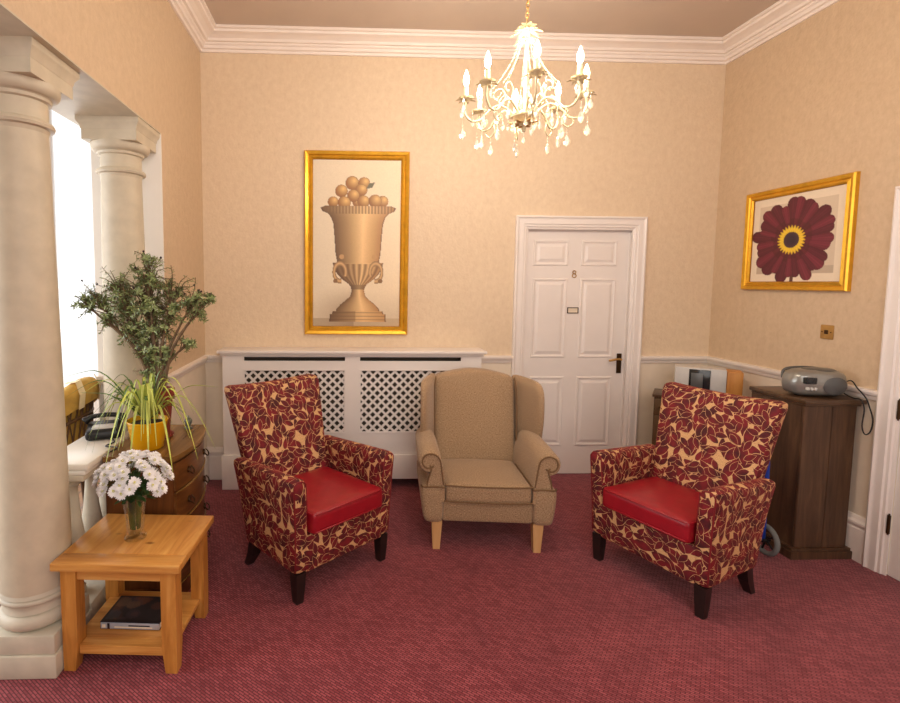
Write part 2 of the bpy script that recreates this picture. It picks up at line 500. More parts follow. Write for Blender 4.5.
# left wall: pier at the far end, beam over the columns, and the run behind the camera
b = NB(); box(b, XT, 0, OY, AYF, ZR - .03, BZ); box(b, XT, 0, YB, AYF, BZ, H); box(b, XT, 0, YB, -3.9, 0, BZ); struct('wall_left', b, M['wallshade'])
b = NB(); box(b, XT, 0, OY, AYF, 0, ZR - .03); struct('wall_left_lower', b, M['dado'])
b = NB(); box(b, XT - .005, 0.0, OY - .006, OY, 0.0, BZ); struct('trim_jamb', b, M['whitewall'])
b = NB(); box(b, XT, 0.0, -3.9, OY - .006, BZ - .006, BZ); struct('trim_soffit', b, M['stone'])
# right wall with doorway y -1.42 .. -2.28
b = NB(); DY0, DY1 = -1.41, -2.27
box(b, W, W + .12, DY0, .15, ZR - .03, H); box(b, W, W + .12, YB, DY1, 0, H); box(b, W, W + .12, DY1, DY0, 2.03, H); struct('wall_right', b, M['wallshade'])
b = NB(); box(b, W, W + .12, DY0, .15, 0, ZR - .03); struct('wall_right_lower', b, M['dado'])
b = NB(); box(b, AX0, W + .12, YB - .1, YB, 0, H); struct('wall_front', b, M['wall'])
# adjoining sunroom: back wall with big window, side wall with window
WX0, WX1, WZ0, WZ1 = -2.3, -0.62, 0.55, 3.1
b = NB(); box(b, AX0, WX0, AYF, AYF + .1, 0, H); box(b, WX1, XT, AYF, AYF + .1, 0, H); box(b, WX0, WX1, AYF, AYF + .1, 0, WZ0); box(b, WX0, WX1, AYF, AYF + .1, WZ1, H)
struct('wall_sunroom_back', b, M['whitewall'])
SY0, SY1 = -3.6, -0.3
b = NB(); box(b, AX0 - .1, AX0, YB, SY0, 0, H); box(b, AX0 - .1, AX0, SY1, AYF + .1, 0, H); box(b, AX0 - .1, AX0, SY0, SY1, 0, .6); box(b, AX0 - .1, AX0, SY0, SY1, 2.8, H)
struct('wall_sunroom_side', b, M['whitewall'])
def window(name, u0, u1, v0, v1, f, nm):
    root = bpy.data.objects.new(name, None); COL.objects.link(root); root['kind'] = 'structure'
    b = NB(); frame_sweep(b, [(0, 0), (0, .06), (.06, .06), (.06, 0)], u0, u1, v0, v1, f)
    for k in range(1, nm):
        u = u0 + (u1 - u0) * k / nm
        prism(b, [(u - .025, v0), (u + .025, v0), (u + .025, v1), (u - .025, v1)], 0.005, .055, f)
    obj('window_frame', b, M['white'], root)
    b = NB(); prism(b, [(u0 + .03, v0 + .03), (u1 - .03, v0 + .03), (u1 - .03, v1 - .03), (u0 + .03, v1 - .03)], .025, .031, f)
    obj('window_pane', b, M['pane'], root)
window('window_1', WX0, WX1, WZ0, WZ1, lambda u, v, h: (u, AYF + .02 + h, v), 2)
window('window_2', SY0, SY1, .6, 2.8, lambda u, v, h: (AX0 - .02 - h, u, v), 4)

# cornice, rails, skirting
cor = [(0, 3.245), (.016, 3.245), (.020, 3.262), (.036, 3.266), (.040, 3.284), (.052, 3.290), (.056, 3.300), (.074, 3.302), (.082, 3.318), (.110, 3.332), (.138, 3.340), (.142, 3.354), (.158, 3.358), (.158, H + .01), (0, H + .01)]
b = NB(); path_sweep(b, cor, lambda d: [(d, YB), (d, -d), (W - d, -d), (W - d, YB)]); struct('trim_cornice', b, M['cornice'])
rail = [(0, ZR - .057), (.010, ZR - .055), (.014, ZR - .046), (.018, ZR - .034), (.028, ZR - .026), (.034, ZR - .012), (.034, ZR), (0, ZR + .003)]
b = NB(); path_sweep(b, rail, lambda d: [(XT + .0, OY - .006 - d), (d, OY - .006 - d), (d, -d), (2.402, -d)]); struct('trim_rail_left', b, M['cornice'])
b = NB(); path_sweep(b, rail, lambda d: [(3.436, -d), (W - d, -d), (W - d, -1.335)]); struct('trim_rail_right', b, M['cornice'])
skt = [(0, -.01), (.024, -.01), (.024, .185), (.018, .192), (.018, .205), (.030, .212), (.030, .225), (.016, .238), (.008, .255), (0, .258)]
b = NB(); path_sweep(b, skt, lambda d: [(d, OY - .006), (d, -d), (2.402, -d)]); struct('baseboard_left', b, M['cornice'])
b = NB(); path_sweep(b, skt, lambda d: [(3.436, -d), (W - d, -d), (W - d, -1.335)]); struct('baseboard_right', b, M['cornice'])

# ------------------------------------------------------------------ back door
arch = [(0, 0), (0, .030), (.012, .036), (.022, .028), (.030, .026), (.062, .026), (.068, .018), (.082, .018), (.088, .010), (.102, .006), (.102, 0)]
def door_leaf(root, u0, u1, v0, v1, f, mat, panels):
    bm = NB()
    prism(bm, [(u0, v0), (u1, v0), (u1, v1), (u0, v1)], -.040, 0.0, f)
    obj('leaf', bm, mat, root)
    for (a0, a1, c0, c1) in panels:
        p = NB()
        frame_sweep(p, [(0, 0), (.004, .007), (.012, .008), (.020, .002), (.030, .001), (.030, 0)], a0, a1, c0, c1, f)
        R = [[f(a0 + t, c0 + t, h), f(a1 - t, c0 + t, h), f(a1 - t, c1 - t, h), f(a0 + t, c1 - t, h)] for t, h in ((.03, .0005), (.052, .008))]
        loft(p, R)
        obj('panel', p, mat, root)
root = bpy.data.objects.new('door_1', None); COL.objects.link(root); root['kind'] = 'structure'
fy = lambda u, v, h: (u, -h, v)
b = NB(); frame_sweep(b, arch, 2.402, 3.436, 0, 2.082, fy, bottom=False); obj('door_frame', b, M['white'], root)
b = NB(); frame_sweep(b, [(0, -.10), (0, 0), (.02, 0), (.02, -.035), (.034, -.035), (.034, -.10)], 2.475, 3.375, 0, 2.012, fy, bottom=False); obj('door_lining', b, M['white'], root)
fd = lambda u, v, h: (u, .045 - h, v)
L0, L1 = 2.497, 3.353
lw = L1 - L0
pn = []
for (a, c) in ((.085, .425), (.535, .885)):
    for (z0, z1) in ((.24, .81), (.965, 1.60), (1.70, 1.90)):
        pn.append((L0 + a * lw, L0 + c * lw - .01, z0, z1))
door_leaf(root, L0, L1, .006, 1.982, fd, M['white'], pn)
b = NB(); bbox(b, 3.278, 3.316, .034, .044, .84, 1.0, .003)
obj('handle_plate', b, M['darkbrass'], root)
b = NB(); tube(b, [(3.297, .036, .955), (3.297, .004, .955)], .009, 10); tube(b, smooth_path([(3.297, .006, .955), (3.26, .004, .957), (3.225, .006, .95), (3.20, .012, .944)], 4), [.009] * 12 + [.006], 10)
obj('door_handle', b, M['brass'], root, 60)
b = NB(); frame_sweep(b, [(0, 0), (0, .006), (.006, .006), (.006, 0)], 2.858, 2.948, 1.322, 1.370, fd); obj('name_plate_frame', b, M['darkbrass'], root)
b = NB(); prism(b, [(2.863, 1.327), (2.943, 1.327), (2.943, 1.365), (2.863, 1.365)], .0008, .002, fd); obj('name_plate_card', b, M['mat'], root)
b = NB()
for zc, rr in ((1.650, .0125), (1.622, .0155)):
    tube(b, [(2.903 + rr * cos(2 * pi * k / 20), .041, zc + rr * .95 * sin(2 * pi * k / 20)) for k in range(21)], .0036, 6)
o = obj('door_number', b, M['brass'], root, 60)

# right-hand door
root = bpy.data.objects.new('door_2', None); COL.objects.link(root); root['kind'] = 'structure'
fx = lambda u, v, h: (W - h, u, v)
b = NB(); frame_sweep(b, arch, -2.355, -1.322, 0, 2.082, fx, bottom=False); obj('door_frame', b, M['white'], root)
fx2 = lambda u, v, h: (W + .004 - h, u, v)
e0, e1 = -2.258, -1.425
lw = e1 - e0
pn = []
for (a, c) in ((.115, .445), (.555, .885)):
    for (z0, z1) in ((.24, .80), (.94, 1.60), (1.70, 1.89)):
        pn.append((e0 + a * lw, e0 + c * lw, z0, z1))
door_leaf(root, e0, e1, .006, 1.982, fx2, M['white'], pn)
for z in (.235, .86, 1.70):
    b = NB(); tube(b, [(W - .010, -1.420, z), (W - .010, -1.420, z + .10)], .008, 10); tube(b, [(W - .010, -1.420, z - .008), (W - .010, -1.420, z + .108)], .004, 8)
    obj('hinge', b, M['darkbrass'], root, 60)

# ------------------------------------------------------------------ columns
def column(cx, cy, label):
    t = thing('stone_column', label, 'column', (cx, cy, 0))
    b = NB(); bbox(b, -.146, .146, -.146, .146, 0, .095, .006); bbox(b, -.140, .140, -.140, .140, .095, .175, .008); obj('plinth', b, M['stoneold'], t, 40)
    pr = [(.10, .175)]
    for k in range(9): a = -pi / 2 + pi * k / 8; pr.append((.110 + .032 * cos(a), .210 + .032 * sin(a)))
    pr += [(.124, .243), (.120, .256), (.119, .268), (.124, .279)]
    for k in range(7): a = -pi / 2 + pi * k / 6; pr.append((.124 + .014 * cos(a), .294 + .013 * sin(a)))
    pr += [(.134, .309), (.128, .325), (.10, .326)]
    b = NB(); lathe(b, pr, seg=48); obj('base', b, M['stoneold'], t, 50)
    b = NB(); lathe(b, [(.130 - .026 * (k / 12) ** 1.2, .325 + (2.135 - .325) * k / 12) for k in range(13)], seg=48); obj('shaft', b, M['stone'], t, 60)
    pr = [(.104, 2.12), (.110, 2.136), (.124, 2.140), (.128, 2.150), (.124, 2.160), (.112, 2.164), (.106, 2.17), (.106, 2.235), (.118, 2.240), (.120, 2.252), (.124, 2.254)]
    for k in range(7): a = -pi / 2 + pi / 2 * k / 6; pr.append((.124 + .026 * cos(a), 2.285 + .030 * sin(a)))
    pr += [(.150, 2.300), (.10, 2.300)]
    b = NB(); lathe(b, pr, seg=48)
    box(b, -.142, .142, -.142, .142, 2.298, 2.350)
    loft(b, [[(sx * s, sy * s, z) for sx, sy in ((-1, -1), (1, -1), (1, 1), (-1, 1))] for s, z in ((.142, 2.350), (.146, 2.356), (.148, 2.370), (.158, 2.384), (.162, 2.390), (.162, BZ - .006))])
    obj('capital', b, M['stone'], t, 40)
    return t
column(-.192, -1.885, 'near stone column standing behind the oak side table')
column(-.168, -1.02, 'far stone column behind the bushy jade plant')

# balustrade between the columns
t = thing('balustrade', 'low balustrade with white ledge top between the two columns', 'balustrade', (-.175, -1.46, 0))
b = NB(); bbox(b, -.115, .115, -.25, .26, .715, .745, .006, 2)
bbox(b, -.104, .104, -.25, .26, .692, .716, .008, 2); obj('ledge_top', b, M['ledge'], t, 40)
b = NB(); bbox(b, -.095, .095, -.25, .26, .665, .693, .004); obj('moulding', b, M['stone'], t, 40)
b = NB(); bbox(b, -.11, .11, -.25, .26, 0, .10, .006); obj('curb', b, M['stoneold'], t, 40)
for y in (-.17, .0, .17):
    b = NB(); lathe(b, [(.045, .10), (.045, .13), (.035, .14), (.028, .17), (.036, .22), (.052, .30), (.050, .36), (.036, .45), (.026, .56), (.024, .605), (.036, .625), (.030, .64), (.045, .655), (.045, .668)], (0, y, 0), 20)
    obj('baluster', b, M['stoneold'], t, 50)

# ------------------------------------------------------------------ radiator cover
RX0, RX1, RY = .180, 2.108, -.205
t = thing('radiator_cover', 'white radiator cover with two diamond lattice grilles', 'radiator cover', (RX0, 0, 0))
RW = RX1 - RX0
def fr(u, v, h): return (u, RY - h, v)
g1 = (.337 - RX0, 1.084 - RX0); g2 = (1.196 - RX0, 1.955 - RX0)
GZ0, GZ1 = .433, .905
SL0, SL1 = .972, 1.002
b = NB()
def fbox(b, u0, u1, v0, v1, h0=-.018, h1=0.0): box(b, u0, u1, RY - h1, RY - h0, v0, v1)
fbox(b, 0, g1[0], 0, 1.03); fbox(b, g1[1], g2[0], .07, 1.03); fbox(b, g2[1], RW, 0, 1.03)
for gg in (g1, g2):
    fbox(b, gg[0], gg[1], .07, GZ0); fbox(b, gg[0], gg[1], GZ1, SL0); fbox(b, gg[0], gg[1], SL1, 1.03)
box(b, .001, .018, RY + .0181, -.002, 0, 1.029); box(b, RW - .018, RW - .001, RY + .0181, -.002, 0, 1.029)
obj('cabinet_panel', b, M['white'], t)
b = NB(); bbox(b, -.035, RW + .035, RY - .035, -.002, 1.03, 1.052, .006, 2); bbox(b, -.015, RW + .015, RY - .016, -.004, 1.012, 1.032, .005); obj('shelf', b, M['white'], t, 40)
b = NB(); bbox(b, -.012, .22, RY - .018, RY - .0005, 0, .262, .004); bbox(b, .218, RW - .2, RY - .018, RY - .0005, .075, .262, .004); bbox(b, RW - .202, RW + .012, RY - .018, RY - .0005, 0, .262, .004)
frame_pr = None
obj('skirting_board', b, M['white'], t, 40)
for gg in (g1, g2):
    b = NB(); box(b, gg[0] - .02, gg[1] + .02, RY + .075, RY + .085, .15, .99); obj('radiator_panel', b, M['radpanel'], t)
    # diagonal lattice strips
    b = NB()
    u0, u1 = gg; pitch = .0655; sw = .0088; ln = 1.4
    for lay, sgn in ((0, 1), (1, -1)):
        hb = -.013 - .004 * lay
        k = -30
        while k < 40:
            c0 = u0 + k * pitch
            d = Vector((sgn, 0, 1)).normalized(); nrm = Vector((-d.z, 0, d.x))
            bb = NB()
            p = Vector((c0, 0, GZ0))
            q = [p - d * ln + nrm * sw, p + d * ln + nrm * sw, p + d * ln - nrm * sw, p - d * ln - nrm * sw]
            A = [bb.verts.new((x.x, RY - hb - .004, x.z)) for x in q]; B_ = [bb.verts.new((x.x, RY - hb, x.z)) for x in q]
            bb.faces.new(A); bb.faces.new(B_[::-1])
            for i in range(4): bb.faces.new((A[i], A[(i + 1) % 4], B_[(i + 1) % 4], B_[i]))
            for co, no in (((u0 - .004, 0, 0), (-1, 0, 0)), ((u1 + .004, 0, 0), (1, 0, 0)), ((0, 0, GZ0 - .004), (0, 0, -1)), ((0, 0, GZ1 + .004), (0, 0, 1))):
                gm = list(bb.verts) + list(bb.edges) + list(bb.faces)
                if bb.verts: bmesh.ops.bisect_plane(bb, geom=gm, plane_co=co, plane_no=no, clear_outer=True)
            if len(bb.faces) > 0: merge(b, bb)
            else: bb.free()
            k += 1
    obj('lattice_grille', b, M['white'], t)
    b = NB(); frame_sweep(b, [(0, 0), (.0, .005), (.010, .003), (.010, 0)], gg[0] - .004, gg[1] + .004, GZ0 - .004, GZ1 + .004, fr); obj('grille_beading', b, M['white'], t)

# ------------------------------------------------------------------ pictures
def frame_prof(w, d): return [(0, 0), (0, d * .7), (w * .12, d), (w * .45, d * .82), (w * .55, d * .60), (w * .85, d * .78), (w, d * .5), (w, 0)]
# urn print
px0, px1, pz0, pz1 = .771, 1.569, 1.153, 2.547
t = thing('framed_picture', 'tall gilt framed print of a stone urn heaped with fruit', 'picture', ((px0 + px1) / 2, 0, pz0))
hw = (px1 - px0) / 2; hh = pz1 - pz0
fp = lambda u, v, h: (u, -h - .001, v)
b = NB(); frame_sweep(b, frame_prof(.062, .035), -hw, hw, 0, hh, fp); obj('frame', b, M['gold'], t)
b = NB(); frame_sweep(b, [(0, .006), (0, .014), (.006, .014), (.006, .006)], -hw + .058, hw - .058, .058, hh - .058, fp); obj('inner_slip', b, M['golddark'], t)
def lerp(a, b_, t_): return tuple(x + (y - x) * t_ for x, y in zip(a, b_))
def interp(tab, y):
    if y <= tab[0][0]: return tab[0][1]
    for (a, va), (c_, vc) in zip(tab, tab[1:]):
        if y <= c_: return va + (vc - va) * (y - a) / (c_ - a)
    return tab[-1][1]
urn = [(222, 118), (228, 134), (240, 128), (248, 108), (262, 96), (285, 88), (330, 84), (390, 80), (421, 74), (422, 90), (440, 86), (462, 74), (480, 56), (496, 34), (506, 26), (520, 22), (540, 27), (556, 44), (570, 62), (586, 76), (594, 78), (595, 90), (604, 92), (605, 100), (632, 102)]
fruits = [(236, 208, 17), (218, 142, 24), (260, 142, 21), (180, 170, 22), (250, 166, 21), (151, 208, 19), (222, 186, 22), (190, 211, 23), (326, 205, 20), (258, 206, 22), (299, 204, 23)]
def urn_col(u, v):
    X = 78 + u * 314; Y = 60 + v * 590
    bg = lerp((226, 214, 192), (240, 222, 192), u) if Y < 620 else lerp((168, 150, 126), (206, 178, 140), u)
    bg = lerp(bg, (196, 180, 156), max(0, min(1, (Y - 520) / 90)) * .5)
    if X < 225 and Y > 500: bg = lerp(bg, (150, 128, 104), max(0, min(1, (X - 90) / 120)) * max(0, min(1, (Y - 500) / 80)) * .6)
    c = bg
    for fx_, fy_, r in fruits:
        d = math.hypot(X - fx_, Y - fy_) / r
        if d < 1:
            l = math.hypot(X - fx_ - r * .3, Y - fy_ + r * .35) / r
            c = lerp((232, 196, 130), (150, 104, 58), min(1, l * .85)); 
            if d > .93: c = lerp(c, (120, 84, 50), .5)
    # leaf
    lx, ly = (X - 283) * .6 + (Y - 150) * .8, -(X - 283) * .8 + (Y - 150) * .6
    if abs(lx) / 9 + abs(ly) / 20 < 1: c = (108, 106, 84)
    if 222 <= Y <= 632:
        w_ = interp(urn, Y); k = (X - 240) / w_
        if abs(k) < 1:
            s = k * .5 + .5
            base = lerp((112, 84, 54), (238, 204, 150), max(0, min(1, s / .6))) if s < .6 else lerp((238, 204, 150), (180, 136, 88), (s - .6) / .4)
            if Y < 248: base = lerp(base, (120, 92, 62), .35 + .35 * sin(X * .55))
            elif 425 < Y < 500: base = lerp(base, (96, 66, 40), .28 + .28 * sin(k * 26))
            elif 500 <= Y < 516: base = lerp(base, (90, 66, 44), .5)
            elif Y > 594:
                base = lerp(base, (110, 82, 54), .35) if X < 232 else lerp(base, (214, 172, 118), .4)
                if Y % 13 < 2: base = lerp(base, (90, 66, 44), .5)
            if abs(k) > .955: base = lerp(base, (96, 72, 50), .55)
            c = base
    for sx_ in (-1, 1):
        cx_ = 240 + sx_ * 64
        d1 = abs(math.hypot((X - cx_) / 1.0, (Y - 455) / 1.5) - 21)
        if d1 < 6 and not (Y > 470 and (X - cx_) * sx_ < -6): c = lerp((222, 184, 132), (110, 80, 52), d1 / 8)
        if math.hypot(X - (240 + sx_ * 58), Y - 400) < 9: c = (196, 156, 108)
        if math.hypot(X - (240 + sx_ * 80), Y - 486) < 8: c = (140, 106, 70)
    n = sin(X * 12.9898 + Y * 78.233) * 43758.5453; n -= math.floor(n)
    c = tuple(max(0, min(255, 128 + (k_ - 128) * 1.12)) for k_ in c)
    return lerp(c, (120, 96, 70), n * .06)
iw, ih = 2 * hw - .118, hh - .118
painted('print', iw, ih, 150, 280, lambda u, v, d: fp(-hw + .059 + u, .059 + v, .008), urn_col, M['print'], t)
b = NB(); box(b, -hw + .01, hw - .01, -.007, -.002, .01, hh - .01); obj('backing_board', b, M['mat'], t)

# flower print on the right wall
ya, yb, za, zb = -.324, -1.106, 1.526, 2.208
t = thing('framed_picture', 'gilt framed print of a dark red daisy flower', 'picture', (W, (ya + yb) / 2, za))
hw = (ya - yb) / 2; hh = zb - za
fp2 = lambda u, v, h: (-h - .001, -u, v)      # u to the right as seen
b = NB(); frame_sweep(b, frame_prof(.056, .034), -hw, hw, 0, hh, fp2); obj('frame', b, M['gold'], t)
b = NB(); frame_sweep(b, [(0, .006), (0, .013), (.006, .013), (.006, .006)], -hw + .052, hw - .052, .052, hh - .052, fp2); obj('inner_slip', b, M['golddark'], t)
rp = random.Random(3)
NP = 27
pet = [(2 * pi * k / NP + rp.uniform(-.07, .07), rp.uniform(.88, 1.12), rp.uniform(.15, .20)) for k in range(NP)]
def flower_col(u, v):
    # metres from flower centre
    X = (u - .47) * iw2; Y = (.52 - v) * ih2
    m = .055
    if u * iw2 < m or u * iw2 > iw2 - m or v * ih2 < m or v * ih2 > ih2 - m: c = (240, 224, 200)
    else: c = (220, 202, 178)
    if c[0] == 220 and v > .82: c = (196, 178, 156)
    if abs(X - .02 - .02 * (Y + .3)) < .013 and Y < -.05 and Y > -.287: c = (96, 60, 50)
    Xs = X / .290; Ys = Y / .262
    r = math.hypot(Xs, Ys); a = atan2(Ys, Xs)
    best = None
    for i, (pa, pl, pw) in enumerate(pet):
        da = (a - pa + pi) % (2 * pi) - pi
        if abs(da) > .5 or r > pl: continue
        q = r / pl
        wdt = pw * (1.0 if q < .8 else sqrt(max(0, 1 - ((q - .8) / .2) ** 2)))
        wdt = max(wdt, .20 if q < .72 else 0) 
        if abs(da) < wdt:
            e = abs(da) / wdt
            if best is None or e < best[0]: best = (e, q, i)
    if best:
        e, q, i = best
        c = lerp((134, 44, 64), (92, 22, 38), e * .8) 
        c = lerp(c, (66, 14, 30), .45 * (i % 2))
        c = lerp(c, (60, 10, 26), .25 * (.5 + .5 * sin(a * 90)))
        if q < .5: c = lerp(c, (70, 14, 22), .4)
    rd = math.hypot(X / .058, Y / .052)
    ry = math.hypot(X / .096, Y / .088) + .10 * sin(a * 27)
    if ry < 1: c = lerp((250, 214, 60), (176, 120, 20), abs(ry - .75) * 1.5)
    if rd < 1: c = lerp((52, 30, 48), (90, 60, 60), rd ** 4)
    if math.hypot(u - .93 * 1, v - .90) < .0: c = (90, 80, 70)
    return c
iw2, ih2 = 2 * hw - .106, hh - .106
painted('print', iw2, ih2, 190, 170, lambda u, v, d: fp2(-hw + .053 + u, .053 + v, .008), flower_col, M['print'], t)
b = NB(); box(b, -.007, -.002, -hw + .01, hw - .01, .01, hh - .01); obj('backing_board', b, M['mat'], t)

# brass socket on right wall
t = thing('wall_socket', 'small square brass switch plate on the right wall', 'switch', (W, -.985, 1.278))
b = NB(); bbox(b, -.008, 0, -.040, .040, -.043, .043, .003); obj('plate', b, M['brass'], t, 40)
b = NB(); bbox(b, -.013, -.007, -.011, .011, -.012, .012, .002); obj('toggle', b, M['darkbrass'], t, 40)
for s in (-1, 1):
    b = NB(); tube(b, [(-.009, s * .028, 0), (-.0075, s * .028, 0)], .004, 8); obj('screw', b, M['darkbrass'], t)

# ------------------------------------------------------------------ red armchairs
def make_armchair(label):
    t = thing('armchair', label, 'armchair', (0, 0, 0), 0, None)
    # seat base
    b = NB()
    rbox(b, -.262, .262, -.275, .19, .150, .335, .014, 6); obj('seat_base', b, M['leaf'], t, 180)
    for s in (-1, 1):
        b = NB()
        def fn(p, s=s):
            z = p.z; y = p.y
            # flare outwards at the top, front rolled slightly forward
            k = max(0, min(1, (z - .15) / .47))
            x = p.x + .022 * k * k
            if y < -.1: y = y - .020 * k + .012
            if y > 0: y -= .12 * (1 - k) * (y / .3)
            # arm top dips gently toward the back
            z2 = z - (.030 * max(0, min(1, (y + .25) / .5)) * k)
            return Vector((s * x, y, z2))
        rbox(b, .240, .326, -.285, .300, .150, .625, .034, 12, fn); obj('arm', b, M['leaf'], t, 180)
    # back
    def fb(p):
        k = max(0, (p.z - .30) / .66)
        wx = .80 + .22 * k ** 1.1
        x = p.x * wx
        y = p.y + .185 * k + .045 * k * k - .035 * (abs(x) / .33) ** 2 * k
        z = p.z + (.022 * (abs(x) / .33) ** 2 - .006) * max(0, (p.z - .6) / .36)
        return Vector((x, y, z))
    b = NB(); rbox(b, -.312, .312, .150, .262, .28, .958, .036, 14, fb); obj('backrest', b, M['leaf'], t, 180)
    # seat cushion
    def fc(p):
        u = p.x / .245; v = (p.y + .045) / .235
        z = p.z + (.016 * (1 - u * u) * (1 - v * v) if p.z > .40 else 0) - .025 * (p.y + .27)
        return Vector((p.x, p.y, z))
    b = NB(); rbox(b, -.240, .240, -.306, .20, .338, .450, .022, 12, fc); obj('seat_cushion', b, M['vinyl'], t, 180)
    b = NB()
    for zz in (.352, .440):
        q = [(-.236, .19), (-.236, -.284), (-.219, -.304), (.219, -.304), (.236, -.284), (.236, .19)]
        tube(b, [(x, y - .001, zz - .025 * (y + .27)) for x, y in q], .004, 6)
    obj('cushion_piping', b, M['vinyl'], t, 180)
    # piping round the front face of each arm
    for s in (-1, 1):
        pts = []
        def P2(x, z):
            k = max(0, min(1, (z - .15) / .47))
            return (s * (x + .022 * k * k), -.262 - .020 * k, z)
        prof_ = [(.317, .17), (.318, .35), (.318, .50), (.317, .585), (.310, .605), (.294, .6165), (.270, .6165), (.255, .605), (.249, .585), (.249, .46)]
        b = NB(); tube(b, smooth_path([P2(x, z) for x, z in prof_], 4), .0042, 6); obj('arm_piping', b, M['piping'], t, 180)
    for (x, y, rear) in ((-.285, -.24, 0), (.285, -.24, 0), (-.28, .150, 1), (.28, .150, 1)):
        b = NB(); R = []
        for z, h, dy in ((.155, .028, 0), (.08, .025, .025 if rear else 0), (0, .019, .075 if rear else 0)):
            R.append([(x + sx * h, y + dy + sy * h, z) for sx, sy in ((-1, -1), (1, -1), (1, 1), (-1, 1))])
        loft(b, R[::-1]); obj('leg', b, M['blackleg'], t)
    return t
a1 = make_armchair('red leaf pattern armchair with red seat, in front of the radiator cover')
a1.location = (.912, -1.205, 0); a1.rotation_euler.z = radians(41)
a2 = copy_tree(a1); a2.location = (2.842, -1.384, 0); a2.rotation_euler.z = radians(-65); a2.scale = (.975, .92, 1)
a2['label'] = 'red leaf pattern armchair with red seat, beside the tall dark cabinet'

# ------------------------------------------------------------------ beige wing chair
t = thing('wing_armchair', 'beige tweed wing armchair with scroll arms in front of the door', 'armchair', (1.936, -.845, 0), radians(-5.5))
TW = M['tweed']
b = NB(); rbox(b, -.262, .262, -.290, .28, .172, .300, .018, 6); obj('seat_rail', b, TW, t, 180)
def fc(p):
    u = p.x / .25; v = (p.y + .06) / .27
    return Vector((p.x, p.y - (.012 * (1 - u * u) if p.y < -.2 else 0), p.z + (.020 * (1 - u * u) * (1 - v * v) if p.z > .36 else 0) - .03 * (p.y + .28)))
b = NB(); rbox(b, -.248, .248, -.312, .17, .292, .405, .030, 12, fc); obj('seat_cushion', b, TW, t, 180)
b = NB()
for zz in (.305, .398):
    tube(b, smooth_path([(-.246, .1, zz - .01), (-.246, -.27, zz), (-.225, -.311, zz), (0, -.325, zz), (.225, -.311, zz), (.246, -.27, zz), (.246, .1, zz - .01)], 6), .0045, 6)
obj('cushion_piping', b, M['tweedpipe'], t, 180)
for s in (-1, 1):
    b = NB()
    # lower front post block
    def fpst(p, s=s):
        k = (p.z - .172) / .22
        return Vector((s * (p.x + (.022 * sin(max(0, min(1, k)) * pi * .6) if p.x > .3 else 0)), p.y, p.z))
    rbox(b, .255, .365, -.318, .20, .172, .392, .030, 8, fpst)
    # scroll arm section lofted front to back
    def sect(y, sc, zz):
        pts = []
        cx_, cz_, r_ = .338, .530 + zz, .068 * sc
        pts.append((.250, .30)); pts.append((.250, .42 + zz)); pts.append((.262, .500 + zz))
        for k in range(0, 13):
            a = radians(170 - k * 23)
            pts.append((cx_ + r_ * cos(a), cz_ + r_ * sin(a)))
        pts.append((.338, .47 + zz)); pts.append((.345, .42 + zz)); pts.append((.350, .38)); pts.append((.350, .30))
        return [(s * x, y, z) for x, z in pts]
    R = [sect(-.300, .90, 0), sect(-.312, .82, 0)][::-1] + [sect(-.285, 1.0, 0), sect(-.12, 1.0, .008), sect(.06, .98, .012), sect(.2, .90, .005)]
    loft(b, R); o = obj('arm', b, TW, t, 50)
    sp = []
    for k in range(26):
        a = radians(176 - k * 17.5); rr = .062 - .0019 * k
        sp.append((s * (.338 + rr * cos(a)), -.315, .530 + rr * sin(a)))
    for path in (smooth_path([(s * .258, -.311, .40), (s * .266, -.313, .46)] + sp[:1], 4) + sp[1:19],
                 smooth_path([(s * .352, -.313, .395), (s * .346, -.314, .43), (s * .336, -.315, .465), (s * .330, -.315, .49), (s * .336, -.315, .515)], 5),
                 smooth_path([(s * .248, -.316, .386), (s * .30, -.322, .392), (s * .37, -.312, .386), (s * .384, -.28, .384)], 5)):
        b = NB(); tube(b, path, .0045, 6); obj('arm_piping', b, M['tweedpipe'], t, 180)
